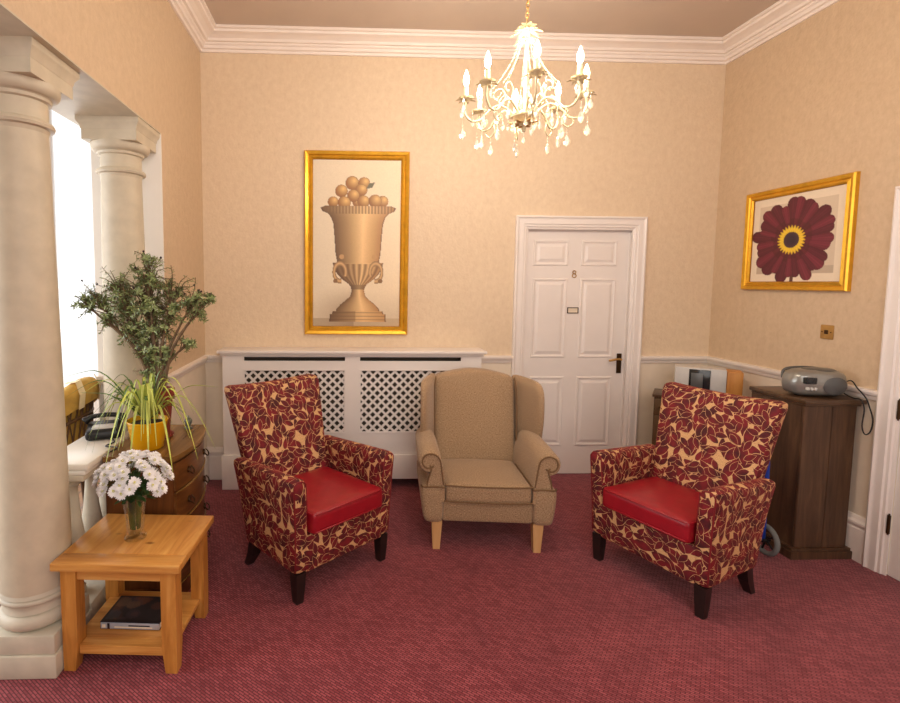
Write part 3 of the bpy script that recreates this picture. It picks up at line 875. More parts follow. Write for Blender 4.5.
# backrest, camel top
def fbk(p):
    k = max(0, (p.z - .32) / .63)
    x = p.x; y = p.y + .12 * k
    z = p.z + (.046 * cos(min(1, abs(x) / .27) * pi / 2) ** 1.3) * max(0, (p.z - .6) / .32)
    if p.y < .24: y -= .030 * (1 - (x / .28) ** 2) * (1 - (2 * k - 1) ** 2 * .8)
    return Vector((x, y, z))
b = NB(); rbox(b, -.268, .268, .17, .29, .27, .925, .034, 14, fbk); obj('backrest', b, TW, t, 180)
for s in (-1, 1):
    b = NB(); R = []
    prof = [(.44, .08, .02), (.50, .06, .02), (.58, .03, .0), (.66, .00, -.02), (.76, -.01, -.03), (.85, .00, -.02), (.895, .03, .0), (.918, .09, .04)]
    # rings at increasing z: an elongated loop from the back (y~.3) to the wing's front edge
    for z, yf, _ in prof:
        k = max(0, (z - .32) / .63); y1 = .29 + .12 * k; y0 = yf + .02
        th = .030 if z < .9 else .020
        ring = []
        xi, xo = .268, .372     # back x, front x (flare outwards)
        n = 16
        for q in range(n):
            a = 2 * pi * q / n
            cy_ = (y0 + y1) / 2; hy = (y1 - y0) / 2
            yy = cy_ + hy * math.copysign(abs(cos(a)) ** .6, cos(a))
            w_ = max(0.0, (yy - y0) / (y1 - y0))
            xx = xo - (xo - xi) * w_ ** 1.2 + th * math.copysign(abs(sin(a)) ** .7, sin(a))
            ring.append((s * xx + .012, yy, z))
        R.append(ring)
    # cap ring
    last = R[-1]; cxx = sum(p[0] for p in last) / 16; cyy = sum(p[1] for p in last) / 16
    R.append([(cxx + (p[0] - cxx) * .55, cyy + (p[1] - cyy) * .8, p[2] + .012) for p in last])
    loft(b, R); o = obj('wing', b, TW, t, 70)
    md = o.modifiers.new('soft', 'SUBSURF'); md.levels = 1; md.render_levels = 2
    b = NB(); tube(b, smooth_path([(s * .268, .180, .50), (s * .270, .192, .62), (s * .272, .214, .74), (s * .272, .236, .85), (s * .262, .262, .925)], 5), .0045, 6); obj('wing_seam', b, M['tweedpipe'], t, 180)
for (x, y, rear) in ((-.29, -.262, 0), (.29, -.262, 0), (-.27, .26, 1), (.27, .26, 1)):
    b = NB(); R = []
    for z, h, dy in ((.175, .030, 0), (0, .020, .04 if rear else 0)):
        R.append([(x + sx * h, y + dy + sy * h, z) for sx, sy in ((-1, -1), (1, -1), (1, 1), (-1, 1))])
    loft(b, R[::-1]); obj('leg', b, M['leglight'], t)

# ------------------------------------------------------------------ oak side table
TZ = .46
t = thing('side_table', 'square golden oak side table with lower shelf beside the near column', 'table', (.199, -1.812, 0), radians(-3.5))
hx, hy = .254, .216
b = NB(); bbox(b, -hx, hx, -hy + .085, hy, TZ - .032, TZ, .004)
obj('tabletop', b, M['oak'], t, 40)
b = NB(); bbox(b, -hx, hx, -hy, -hy + .0845, TZ - .032, TZ, .004); obj('tabletop_end_board', b, M['oakx'], t, 40)
lx, ly = hx - .055, hy - .055
for sx in (-1, 1):
    for sy in (-1, 1):
        b = NB(); R = []
        for z, h, o_ in ((TZ - .032, .030, 0), (.10, .030, 0), (0, .023, .006)):
            R.append([(sx * (lx + o_) + ax * h, sy * (ly + o_) + ay * h, z) for ax, ay in ((-1, -1), (1, -1), (1, 1), (-1, 1))])
        loft(b, R[::-1]); obj('leg', b, M['oakz'], t)
for e in (-1, 1):
    b = NB(); bbox(b, -lx + .03, lx - .03, e * (ly + .008) - .010, e * (ly + .008) + .010, TZ - .085, TZ - .032, .002); obj('apron', b, M['oakx'], t)
    b = NB(); bbox(b, e * (lx + .008) - .010, e * (lx + .008) + .010, -ly + .03, ly - .03, TZ - .085, TZ - .032, .002); obj('apron', b, M['oak'], t)
b = NB(); bbox(b, -lx - .01, lx + .01, -ly + .03, ly - .03, .085, .103, .002); bbox(b, -lx + .03, lx - .03, -ly - .020, -ly + .032, .066, .103, .003); bbox(b, -lx + .03, lx - .03, ly - .032, ly + .02, .066, .103, .003)
obj('shelf', b, M['oakx'], t)
# book on the shelf
t = thing('book', 'thick dark covered book lying on the lower shelf of the oak table', 'book', (.185, -1.812, .1035), radians(-4))
b = NB(); box(b, -.118, .128, -.078, .092, .004, .027); obj('page_block', b, M['cover'], t)
rb = random.Random(5)
bl = [(rb.random(), rb.random(), rb.uniform(.06, .16), rb.choice([(110, 60, 44), (70, 60, 66), (60, 70, 84), (126, 90, 60), (44, 40, 44)])) for _ in range(22)]
def cov(u, v):
    c = (38, 36, 40)
    if u < .04 or u > .97 or v > .93 or v < .05: return (24, 24, 30)
    for (a, d, r, cc) in bl:
        if math.hypot(u - a, (v - d) * .75) < r: c = lerp(c, cc, .5)
    return c
b = NB(); bbox(b, -.123, .130, -.083, .095, .027, .0305, .001); bbox(b, -.123, .130, -.083, .095, 0, .004, .001); obj('cover', b, M['dblue'], t)
painted('cover_art', .25, .174, 40, 30, lambda u, v, d: (-.121 + u, -.081 + v, .0309), cov, M['print'], t)
b = NB(); bbox(b, -.120, .130, -.0865, -.0775, .002, .0285, .003); obj('spine', b, M['spine'], t, 40)
b = NB(); box(b, -.112, -.098, -.0872, -.0863, .008, .022); box(b, -.06, .10, -.0872, -.0863, .009, .014); obj('spine_mark', b, M['mat'], t)
b = NB(); box(b, -.090, -.080, -.0872, -.0863, .003, .027); obj('spine_band', b, M['dblue'], t)
b = NB(); box(b, .0, .09, -.0873, -.0864, .016, .021); obj('spine_band', b, M['dblue'], t)

# vase and flowers
VX, VY = .185, -1.818
t = thing('flower_vase', 'clear flared glass vase on the oak side table', 'vase', (VX, VY, TZ))
outer = [(.036, 0), (.044, .004), (.044, .014), (.036, .022), (.034, .04), (.038, .10), (.050, .185)]
inner = [(.046, .185), (.034, .10), (.030, .045), (.028, .026), (.0, .024)]
b = NB(); lathe(b, [(0, 0)] + outer + inner, seg=32, cap=False); bmesh.ops.remove_doubles(b, verts=b.verts, dist=1e-6); obj('vessel', b, M['thinglass'], t, 50)
b = NB(); lathe(b, [(0, .028), (.0270, .029), (.0290, .047), (.0325, .095), (0, .096)], seg=28, cap=False); bmesh.ops.remove_doubles(b, verts=b.verts, dist=1e-6); wm = obj('water', b, glass('vase_water', (.97, 1, .90, 1), 0, 1.05), t, 50)

def bloom_mesh(rng):
    b = NB()
    for ring, (n, ln, tilt) in enumerate(((16, .027, 8), (15, .022, 30), (11, .015, 52))):
        for k in range(n):
            a = 2 * pi * (k + .5 * ring) / n + rng.uniform(-.08, .08); tl = radians(tilt + rng.uniform(-6, 6))
            d = Vector((cos(a) * cos(tl), sin(a) * cos(tl), sin(tl))); sd = Vector((-sin(a), cos(a), 0))
            up = d.cross(sd) * -1
            L = ln * rng.uniform(.9, 1.08); w_ = .0048
            o0 = Vector((0, 0, .002 * ring))
            P = [o0 + d * .003 - sd * w_ * .5, o0 + d * L * .6 - sd * w_ + up * .001, o0 + d * L * .95 - sd * w_ * .5, o0 + d * L, o0 + d * L * .95 + sd * w_ * .5, o0 + d * L * .6 + sd * w_ + up * .001, o0 + d * .003 + sd * w_ * .5]
            b.faces.new([b.verts.new(p) for p in P])
    return b
rng = random.Random(11)
proto = []
b = bloom_mesh(rng)
f0 = bpy.data.objects.new('chrysanthemum', None); COL.objects.link(f0)
tag(f0, 'white chrysanthemum bloom in the glass vase', 'flower', 'white chrysanthemums in the vase')
bl_o = obj('bloom', b, M['petal'], f0, recalc=False)
b = NB(); lathe(b, [(0, .001), (.007, .003), (.007, .007), (.004, .010), (0, .011)], seg=12, cap=False); obj('flower_centre', b, M['centre'], f0, 180)
heads = []
NF = 74
for k in range(NF):
    # spiral over a flattened dome
    zz = 1 - (k + .5) / NF * 1.42
    rr = sqrt(max(0, 1 - zz * zz)); a = k * 2.39996
    sc = rng.uniform(.84, 1.06); a += rng.uniform(-.25, .25); zz += rng.uniform(-.05, .05)
    if k % 12 == 5: continue
    heads.append(Vector((VX + .140 * sc * rr * cos(a), VY + .112 * sc * rr * sin(a), TZ + .268 + .098 * sc * zz)))
stems = []
for i, p in enumerate(heads):
    f = f0 if i == 0 else copy_tree(f0)
    if i > 0:
        for ch in list(f.children):
            pass
    d = (p - Vector((VX, VY, TZ + .17))).normalized()
    d = (d + Vector((rng.uniform(-.2, .2), rng.uniform(-.4, 0), rng.uniform(-.1, .2)))).normalized()
    f.location = p
    f.rotation_euler = d.to_track_quat('Z', 'Y').to_euler()
    # its own stem, from the bloom down into the vase
    b = NB()
    Mi = (Matrix.Translation(p) @ d.to_track_quat('Z', 'Y').to_matrix().to_4x4()).inverted()
    an = rng.uniform(0, 2 * pi); foot = Vector((VX + .018 * cos(an), VY + .018 * sin(an), TZ + .045))
    neck = Vector((VX + .026 * cos(an + pi * 0) , VY + .026 * sin(an), TZ + .175))
    mid = neck.lerp(p - d * .02, .55)
    q0 = p - d * .020
    tube(b, [Mi @ q0, Mi @ (p - d * .001)], .0015, 5); obj('stem', b, M['stem'], f, 180)
    stems.append([foot, neck, mid, q0])
# greenery in the vase
b = NB()
for st in stems: tube(b, smooth_path(st, 4), .0016, 5)
def leaf(b, p, d, up, L, w_, curl=.15, seg=3):
    d = d.normalized(); sd = d.cross(up)
    if sd.length < 1e-4: sd = d.orthogonal()
    sd.normalize(); nn = sd.cross(d)
    prev = None
    for k in range(seg + 1):
        t_ = k / seg
        ww = w_ * sin(pi * min(1, .12 + t_ * .88)) ** .8
        if k == seg: ww = .0003
        c_ = p + d * L * t_ - nn * curl * L * t_ * t_
        cur = (b.verts.new(c_ - sd * ww), b.verts.new(c_ + nn * ww * -.25), b.verts.new(c_ + sd * ww))
        if prev:
            b.faces.new((prev[0], prev[1], cur[1], cur[0])); b.faces.new((prev[1], prev[2], cur[2], cur[1]))
        prev = cur
for k in range(110):
    a = rng.uniform(0, 2 * pi); r_ = rng.uniform(.02, .105); z = TZ + rng.uniform(.19, .27)
    p = Vector((VX + r_ * .7 * cos(a), VY + r_ * .7 * sin(a), z - .01))
    leaf(b, p, Vector((cos(a), sin(a), rng.uniform(-.5, .8))), Vector((0, 0, 1)), rng.uniform(.03, .05), rng.uniform(.006, .011))
tag(obj('flower_foliage', b, M['dgreen'], None, recalc=False), 'dark green leaves and stems under the white blooms in the vase', 'greenery', None, 'stuff')

# ------------------------------------------------------------------ bow-front chest
CH = .735
t = thing('chest_of_drawers', 'bow fronted walnut chest of drawers carrying the potted plants', 'chest of drawers', (-.052, -1.32, 0))
y0, y1 = -.264, .268
def bow(y, e=0): 
    u = (y - (y0 + y1) / 2) / ((y1 - y0) / 2)
    return .325 + .046 * (1 - u * u) + e
ys = [y0 + (y1 - y0) * k / 20 for k in range(21)]
def slab(b, z0, z1, e, inset=0.0, xb=0.0):
    yy = [y0 - e + inset + (y1 - y0 + 2 * e - 2 * inset) * k / 20 for k in range(21)]
    poly = [(xb, yy[0])] + [(bow(min(max(y, y0), y1), e), y) for y in yy] + [(xb, yy[-1])]
    prism(b, poly, z0, z1, lambda u, v, a: (u, v, a))
b = NB(); slab(b, CH - .022, CH, 0.006); slab(b, CH - .032, CH - .022, -.002); obj('top', b, M['chesttop'], t, 40)
b = NB(); slab(b, .075, CH - .032, -.016); slab(b, 0, .075, -.008, 0); obj('carcass', b, M['chest'], t, 40)
zs = [(.558, .692), (.404, .542), (.248, .388), (.095, .232)]
for (z0, z1) in zs:
    b = NB()
    yy = [y0 + .022 + (y1 - y0 - .044) * k / 16 for k in range(17)]
    poly = [(bow(y, -.020), y) for y in yy] + [(bow(y, -.005), y) for y in yy[::-1]]
    prism(b, poly, z0, z1, lambda u, v, a: (u, v, a))
    d = obj('drawer', b, M['chesty'], t, 40)
    for yk in (-.135, .125):
        b = NB(); zc = (z0 + z1) / 2; x = bow(yk, -.005)
        tube(b, [(x, yk, zc), (x + .008, yk, zc)], .016, 10)
        tube(b, smooth_path([(x + .006, yk - .025, zc + .01), (x + .022, yk - .022, zc - .008), (x + .026, yk, zc - .02), (x + .022, yk + .022, zc - .008), (x + .006, yk + .025, zc + .01)], 4), .0035, 6)
        obj('handle', b, M['darkbrass'], d, 60)
    b = NB()
    poly = [(bow(y, -.006), y) for y in yy] + [(bow(y, .002), y) for y in yy[::-1]]
    prism(b, poly, z0 - .012, z0 - .006, lambda u, v, a: (u, v, a)); obj('drawer_bead', b, M['chesttop'], d)

# jade plant
JX, JY = .100, -1.27
t = thing('jade_plant', 'bushy jade plant in a terracotta pot on the walnut chest', 'potted plant', (JX, JY, CH))
b = NB(); lathe(b, [(.046, 0), (.048, .004), (.068, .200), (.076, .202), (.079, .255), (.072, .255), (.066, .225), (0, .225)], seg=32); obj('pot', b, M['terra'], t, 50)
b = NB(); lathe(b, [(0, .225), (.066, .226), (.067, .236), (0, .242)], seg=24, cap=False); obj('soil', b, M['soil'], t, 180)
b = NB(); lathe(b, [(.05, .001), (.066, .002), (.070, .016), (.066, .016), (.056, .006), (.049, .006)], seg=28); obj('saucer', b, M['terra'], t, 50)
rj = random.Random(21)
def J(a, b_, dy=0.0): return Vector((-.336 + (a - 68) * .00505 - JX, dy, 1.724 - (b_ - 248) * .00516 - CH))
# each lobe: where it hangs, how far it spreads, how deep, how many twigs
lobes = [((145, 275), 26, .085, 34), ((116, 288), 26, .085, 32), ((172, 288), 24, .085, 28), ((94, 300), 22, .07, 26), ((145, 305), 30, .10, 38), ((192, 300), 20, .075, 22),
         ((128, 328), 20, .085, 26), ((162, 325), 20, .085, 22), ((184, 343), 13, .06, 12), ((148, 350), 19, .08, 26), ((145, 374), 14, .06, 18), ((80, 302), 14, .05, 14), ((122, 308), 24, .09, 30), ((168, 308), 24, .09, 28), ((148, 326), 24, .10, 30), ((140, 290), 26, .10, 26), ((196, 310), 14, .06, 12), ((150, 362), 16, .07, 22), ((138, 340), 18, .09, 20), ((165, 352), 14, .08, 14), ((207, 297), 9, .05, 9), ((146, 258), 12, .05, 11), ((104, 320), 15, .07, 14)]
bw_ = NB(); bl_ = NB(); bb_ = NB()
base = Vector((0, 0, .225))
for (c_, r_, dy, n) in lobes:
    L = J(*c_)
    mid = base.lerp(L, .45) + Vector((L.x * -.12, rj.uniform(-.02, .02), .03))
    tube(bw_, smooth_path([base + Vector((rj.uniform(-.02, .02), rj.uniform(-.02, .02), -.01)), mid, L], 4), [.012 - .0011 * k for k in range(9)], 6)
    for q in range(n):
        u = Vector((rj.gauss(0, 1), rj.gauss(0, 1), rj.gauss(0, 1))).normalized() * rj.uniform(.35, 1.05)
        tp = L + Vector((u.x * r_ * .0060, u.y * dy, u.z * r_ * .0058))
        if tp.x < -.17 and tp.y > .04: tp.y = .04
        tube(bw_, [L.lerp(mid, rj.uniform(0, .4)), L.lerp(tp, .5) + Vector((0, 0, .006)), tp], [.003, .0022, .0014], 4)
        ax_ = (tp - L).normalized() + Vector((0, 0, .4)); ax_.normalize()
        for w_ in range(12):
            s_ = w_ / 12
            p = L.lerp(tp, .30 + .70 * s_)
            a = w_ * 2.4 + rj.uniform(0, 1); sd = ax_.orthogonal().normalized(); sd2 = ax_.cross(sd)
            d = sd * cos(a) + sd2 * sin(a) + ax_ * rj.uniform(.0, .8) - Vector((0, 0, rj.uniform(0, .4)))
            leaf(bl_, p, d, ax_, rj.uniform(.018, .030), rj.uniform(.0034, .0056), .1)
        if rj.random() < .12 and tp.z > L.z:
            e = tp + ax_ * .018
            tube(bb_, [tp, e], .0012, 4); lathe(bb_, [(0, -.006), (.005, -.003), (.006, .001), (.003, .006), (0, .007)], tuple(e), 6, False)
obj('branches', bw_, M['bark'], t, 180)
o = obj('foliage', bl_, M['green'], t, recalc=False)
obj('buds', bb_, M['bud'], t, 180)

# spider plant
SX, SY = .105, -1.448
t = thing('spider_plant', 'spider plant with long striped leaves in a yellow pot', 'potted plant', (SX, SY, CH))
b = NB(); lathe(b, [(.066, 0), (.072, .004), (.094, .130), (.098, .138), (.096, .142), (.090, .140), (.084, .120), (0, .120)], seg=32); obj('pot', b, M['yellow'], t, 50)
b = NB(); lathe(b, [(0, .120), (.086, .121), (0, .128)], seg=20, cap=False); obj('soil', b, M['soil'], t, 180)
rs = random.Random(31)
b = NB(); b2 = NB()
def blade(b, a, reach, rise, drop, w0):
    pts = []
    n = 12
    for k in range(n + 1):
        s_ = k / n
        r = reach * (s_ ** .85)
        z = .135 + 1.1 * rise * sin(min(1, s_ * 1.55) * pi / 2) - drop * max(0, s_ - .35) ** 1.5 * 1.9
        pts.append(Vector((r * cos(a), r * sin(a), z)))
    sd = Vector((-sin(a), cos(a), 0)); prev = None
    for k, p in enumerate(pts):
        w_ = w0 * (1 - (k / n) ** 2 * .9)
        cur = (b.verts.new(p - sd * w_), b.verts.new(p + Vector((0, 0, -w_ * .5))), b.verts.new(p + sd * w_))
        if prev:
            b.faces.new((prev[0], prev[1], cur[1], cur[0])); b.faces.new((prev[1], prev[2], cur[2], cur[1]))
        prev = cur
for k in range(64):
    a = rs.uniform(0, 2 * pi)
    # mostly left, front and up; keep clear of the jade behind
    rch = rs.uniform(.12, .30); 
    if .8 < a < 2.4: rch *= .5
    if cos(a) > .2: rch *= .85
    blade(b if k % 3 else b2, a, rch, rs.uniform(.08, .24), rs.uniform(.05, .26), rs.uniform(.005, .0095))
for (an, rch, rise, drop) in ((pi, .40, .24, .05), (pi + .15, .36, .21, .10), (pi - .1, .34, .12, .00), (pi + .3, .30, .18, .40), (pi + .5, .27, .2, .45), (.15, .34, .16, .02), (-.1, .34, .15, .30), (-.4, .30, .2, .38), (-1.2, .24, .15, .36), (-1.6, .22, .12, .34), (-2.0, .26, .16, .36), (-.8, .27, .12, .36), (-1.0, .18, .2, .3), (-1.4, .15, .22, .3), (-1.9, .17, .2, .3)):
    blade(b2 if abs(an) > 3 else b, an, rch, rise, drop, .0085)
b_ = b
obj('leaves', b, M['spider'], t, recalc=False); obj('leaves', b2, M['spiderd'], t, recalc=False)

# small grey ornament beside the jade pot
t = thing('ornament', 'small grey ornament behind the pots on the walnut chest', 'ornament', (.205, -1.125, CH))
b = NB(); lathe(b, [(.022, 0), (.024, .006), (.012, .016), (.018, .030), (.022, .044), (.014, .058), (0, .062)], seg=16); obj('body', b, M['silverd'], t, 60)
b = NB(); lathe(b, [(0, .060), (.006, .062), (.007, .070), (0, .076)], seg=12, cap=False); obj('knob', b, M['silver'], t, 60)

# device on the ledge
t = thing('desk_telephone', 'black and white desk telephone on the white ledge behind the spider plant', 'telephone', (-.175, -1.30, .745), radians(20))
b = NB(); rbox(b, -.085, .085, -.075, .075, 0, .050, .02, 6, lambda p: Vector((p.x, p.y, p.z * (1 + .5 * (p.y + .075) / .15)))); obj('base', b, M['blackp'], t, 180)
b = NB(); rbox(b, -.055, .055, -.05, .01, .043, .066, .010, 4); obj('keypad', b, M['pale'], t, 180)
b = NB(); tube(b, smooth_path([(-.095, .045, .078), (-.06, .045, .098), (0, .045, .104), (.06, .045, .098), (.095, .045, .078)], 5), [.022, .021, .018, .015, .013, .012, .012, .012, .012, .012, .012, .012, .012, .012, .012, .013, .015, .018, .021, .022, .022], 10); obj('handset', b, M['blackp'], t, 180)
b = NB(); tube(b, smooth_path([(.03, -.07, .012), (.055, -.13, .004), (.02, -.19, .004), (.075, -.235, .004), (.04, -.30, .004)], 6), .0032, 6); obj('cord', b, M['blackp'], t, 180)

# cane chair in the sunroom
t = thing('cane_chair', 'brown cane tub chair with gold cushion beyond the white ledge', 'chair', (-.70, -.98, .006), radians(0))
b = NB()
def arc(r, z0, z1, n=20, a0=-100, a1=120):
    return [(r * cos(radians(a0 + (a1 - a0) * k / n)), r * sin(radians(a0 + (a1 - a0) * k / n)), z0 + (z1 - z0) * sin(pi * k / n)) for k in range(n + 1)]
tube(b, arc(.285, .70, .90), .016, 8); tube(b, arc(.27, .42, .42), .014, 8); tube(b, arc(.28, .62, .78), .010, 8)
obj('back_rail', b, M['cane'], t, 180)
b = NB()
lo = arc(.27, .42, .42, 26); hi = arc(.285, .70, .90, 26)
for k in range(0, 25):
    tube(b, [lo[k], hi[k + 2]], .0055, 5)
    if k % 2 == 0: tube(b, [lo[k + 2], hi[k]], .004, 5)
obj('spindles', b, M['cane'], t, 180)
b = NB(); lathe(b, [(0, .38), (.26, .38), (.275, .40), (.26, .42), (0, .42)], seg=28, cap=False); obj('seat', b, M['cane'], t, 60)
for a in (45, 135, 225, 315):
    b = NB(); tube(b, [(.22 * cos(radians(a)), .22 * sin(radians(a)), .38), (.25 * cos(radians(a)), .25 * sin(radians(a)), 0)], .016, 8); obj('leg', b, M['cane'], t, 180)
t = thing('cushion', 'gold cushion draped over the back of the cane chair', 'cushion', (-.70, -.98, .422))
b = NB()
pts_in = []
R = []
for k in range(15):
    a = radians(-60 + 125 * k / 14); e = sin(pi * k / 14) ** .35
    c0 = Vector((cos(a), sin(a), 0))
    zt = .50 + .10 * sin(pi * k / 14)
    ring = []
    for (rr, zz) in ((.255, .03), (.20, .03), (.17, .2), (.17, zt - .08), (.21, zt), (.30, zt + .02), (.325, zt - .05), (.315, zt - .14), (.305, zt - .14), (.300, zt - .03), (.268, zt - .04), (.262, .2)):
        ring.append(tuple(c0 * rr) [:2] + (zz * (.84 + .1 * e),))
    R.append(ring)
loft(b, R); o = obj('pad', b, M['goldcloth'], t, 180); md = o.modifiers.new('soft', 'SUBSURF'); md.levels = 1; md.render_levels = 2
for (k0, k1) in ((4.2, 5.0), (8.0, 8.6)):
    pr = []
    for kk in (k0, k1):
        a = radians(-60 + 125 * kk / 14); zt = .50 + .10 * sin(pi * kk / 14); c0 = Vector((cos(a), sin(a), 0))
        pr.append([tuple(c0 * rr)[:2] + (zz * .935,) for rr, zz in ((.208, zt + .004), (.30, zt + .026), (.331, zt - .05), (.320, zt - .14))])
    b = NB(); loft(b, pr, cap=False, closed=False); obj('stripe', b, M['creamcloth'], t)

# ------------------------------------------------------------------ tall dark cabinet
t = thing('tall_cabinet', 'tall dark plank cabinet with flat top against the right wall', 'cabinet', (3.81, -1.055, 0))
b = NB()
prism(b, [(-.190, -.205), (.178, -.205), (.178, .20), (-.10, .20), (-.190, -.0)], 0, .045, lambda u, v, a: (u, v, a))
prism(b, [(-.178, -.195), (.170, -.195), (.170, .19), (-.09, .19), (-.178, 0)], .045, .06, lambda u, v, a: (u, v, a))
obj('plinth', b, M['dark'], t)
b = NB(); box(b, -.155, .155, -.165, .185, .06, .895); obj('carcass', b, M['dark'], t)
xs = [-.155, .012, .155]
for i in range(2):
    b = NB(); bbox(b, xs[i] + .0015, xs[i + 1] - .0015, -.182, -.165, .06, .895, .0025, 1); obj('door', b, M['dark'], t)
b = NB(); bbox(b, -.172, .185, -.205, .19, .898, .922, .005, 2); bbox(b, -.162, .170, -.192, .185, .884, .899, .004, 1); obj('top', b, M['darktop'], t, 40)

# radio cd player
t = thing('cd_player', 'silver oval portable CD player on the tall dark cabinet', 'CD player', (3.805, -1.125, .9225), radians(-4))
def ell(p, hx=.165, hy=.105):
    # squash the corners into an oval
    u = p.x / hx; v = p.y / hy
    return Vector((p.x * (1 - .10 * v * v), p.y * (1 - .42 * u * u), p.z))
b = NB(); rbox(b, -.160, .160, -.105, .105, .006, .140, .058, 12, lambda p: ell(Vector((p.x, p.y, p.z + .014 * (1 - (p.x / .168) ** 2) * (1 if p.z > .06 else 0))))); obj('body', b, M['silver'], t, 180)
b = NB(); lathe(b, [(.0, .146), (.070, .146), (.075, .150), (.065, .156), (.0, .159)], (.02, 0, 0), 28, False, 1.2, .85); obj('disc_lid', b, M['silverd'], t, 60)
b = NB(); bbox(b, -.120, -.060, -.098, -.070, .080, .118, .005, 2); obj('display', b, M['lcd'], t, 40)
for k in range(3):
    b = NB(); bbox(b, -.112 + k * .020, -.098 + k * .020, -.100, -.080, .045, .062, .003, 1); obj('button', b, M['pale'], t, 40)
b = NB(); lathe(b, [(0, 0), (.050, .0), (.052, .006), (.046, .010), (0, .014)], (0, 0, 0), 24, False, 1.25, 1); xf(b, Matrix.Translation((.035, -.097, .072)) @ Matrix.Rotation(radians(95), 4, 'X')); obj('speaker_grille', b, M['silverd'], t, 60)
b = NB(); tube(b, smooth_path([(-.13, .06, .09), (-.11, .075, .138), (0, .085, .150), (.11, .075, .138), (.13, .06, .09)], 5), .008, 8); obj('carry_handle', b, M['silverd'], t, 180)
for x in (-.09, .09):
    b = NB(); lathe(b, [(.012, 0), (.012, .010)], (x, 0, 0), 10); obj('foot', b, M['blackp'], t)
b = NB(); tube(b, smooth_path([(.150, .0, .060), (.172, -.04, .095), (.168, -.09, .060), (.160, -.150, .020), (.168, -.168, -.03), (.187, -.172, -.10), (.178, -.172, -.165), (.150, -.172, -.178), (.132, -.172, -.13), (.140, -.168, -.04), (.135, -.150, .008), (.145, -.10, .006), (.150, -.05, .012), (.14, -.02, .03)], 6), .0035, 6); obj('power_cord', b, M['blackp'], t, 180)

# small corner cabinet
rzc = atan2(-.57, .82)
t = thing('small_cabinet', 'low brown wooden cabinet in the back right corner', 'cabinet', (3.385, -.282, 0), rzc)
cw, cd, chh = .50, .26, .74
b = NB(); box(b, .012, cw - .012, .012, cd - .01, .0, chh - .02); obj('carcass', b, M['smallwood'], t)
b = NB(); bbox(b, 0, cw, 0, cd, chh - .022, chh, .005); obj('top', b, M['darktop'], t, 40)
b = NB(); bbox(b, .02, cw - .02, .002, .014, chh - .15, chh - .035, .003); d = obj('drawer', b, M['smallwood'], t, 40)
for x in (.055, cw - .1):
    b = NB(); lathe(b, [(.006, 0), (.006, .01), (.011, .016), (.008, .022), (0, .023)], (0, 0, 0), 12); xf(b, Matrix.Translation((x, .002, chh - .092)) @ Matrix.Rotation(radians(90), 4, 'X')); obj('knob', b, M['darkbrass'], d, 60)
for x0 in (.02, cw / 2 + .002):
    b = NB(); bbox(b, x0, x0 + cw / 2 - .022, .002, .014, .05, chh - .16, .003); obj('door', b, M['smallwood'], t, 40)
# box unit on top
t = thing('stereo_unit', 'pale stereo unit with dark window and orange wood end on the small cabinet', 'stereo', (3.515, -.335, .742), rzc + .05)
b = NB(); bbox(b, 0, .31, .0, .15, 0, .215, .004); obj('casing', b, M['pale'], t, 40)
b = NB(); bbox(b, .085, .215, -.008, .001, .02, .205, .003); obj('window_frame', b, M['lcd'], t, 40)
b = NB(); bbox(b, .098, .17, -.011, -.007, .05, .18, .002); obj('display', b, M['silverd'], t, 40)
b = NB(); bbox(b, .312, .405, .0, .15, 0, .205, .004); obj('wooden_end', b, M['endwood'], t, 40)

# blue wheeled frame tucked beside the cabinet
t = thing('walking_frame', 'blue tubular frame with grey tyred wheels between armchair and dark cabinet', 'walking frame', (3.500, -1.03, 0))
for y in (-.17, .17):
    b = NB(); tube(b, smooth_path([(0, y, .09), (0, y, .40), (0, y * .95, .62)], 4), .013, 10); obj('post', b, M['blue'], t, 180)
    b = NB()
    n = 28
    tube(b, [(.020, y + .078 * cos(2 * pi * k / n), .092 + .078 * sin(2 * pi * k / n)) for k in range(n + 1)], .014, 8, False)
    w = obj('wheel', b, M['tyre'], t, 180)
    b = NB(); tube(b, [(-.008, y, .092), (.036, y, .092)], .016, 10)
    for k in range(5):
        a = 2 * pi * k / 5
        tube(b, [(.020, y, .092), (.020, y + .07 * cos(a), .092 + .07 * sin(a))], .006, 6)
    obj('hub', b, M['blackp'], w, 60)
b = NB(); tube(b, [(0, -.17, .38), (0, .17, .38)], .010, 8); tube(b, [(0, -.16, .61), (0, .16, .61)], .012, 8); obj('crossbar', b, M['blue'], t, 180)

# ------------------------------------------------------------------ chandelier
CX, CY = 1.886, -1.60
t = thing('chandelier', 'cream metal chandelier with eight lit candle bulbs and crystal drops', 'chandelier', (CX, CY, 0))
CM = M['chand']
b = NB(); lathe(b, [(.05, H - .0), (.055, H - .01), (.04, H - .04), (.012, H - .055), (0, H - .056)][::-1], seg=24, cap=False); obj('ceiling_rose', b, CM, t, 60)
b = NB()
z = 2.735; k = 0
while z < H - .055:
    pts = []
    for q in range(13):
        a = 2 * pi * q / 12
        u = .007 * cos(a); w_ = .014 * sin(a)
        pts.append((u if k % 2 else 0, 0 if k % 2 else u, z + w_))
    tube(b, pts, .0018, 5, False)
    z += .021; k += 1
obj('chain', b, M['brass'], t, 180)
b = NB(); lathe(b, [(0, 2.30), (.010, 2.302), (.012, 2.34), (.007, 2.36), (.007, 2.44), (.013, 2.455), (.007, 2.47), (.006, 2.66), (.012, 2.675), (.012, 2.70), (.006, 2.72), (0, 2.735)], seg=14, cap=False); obj('stem', b, CM, t, 60)
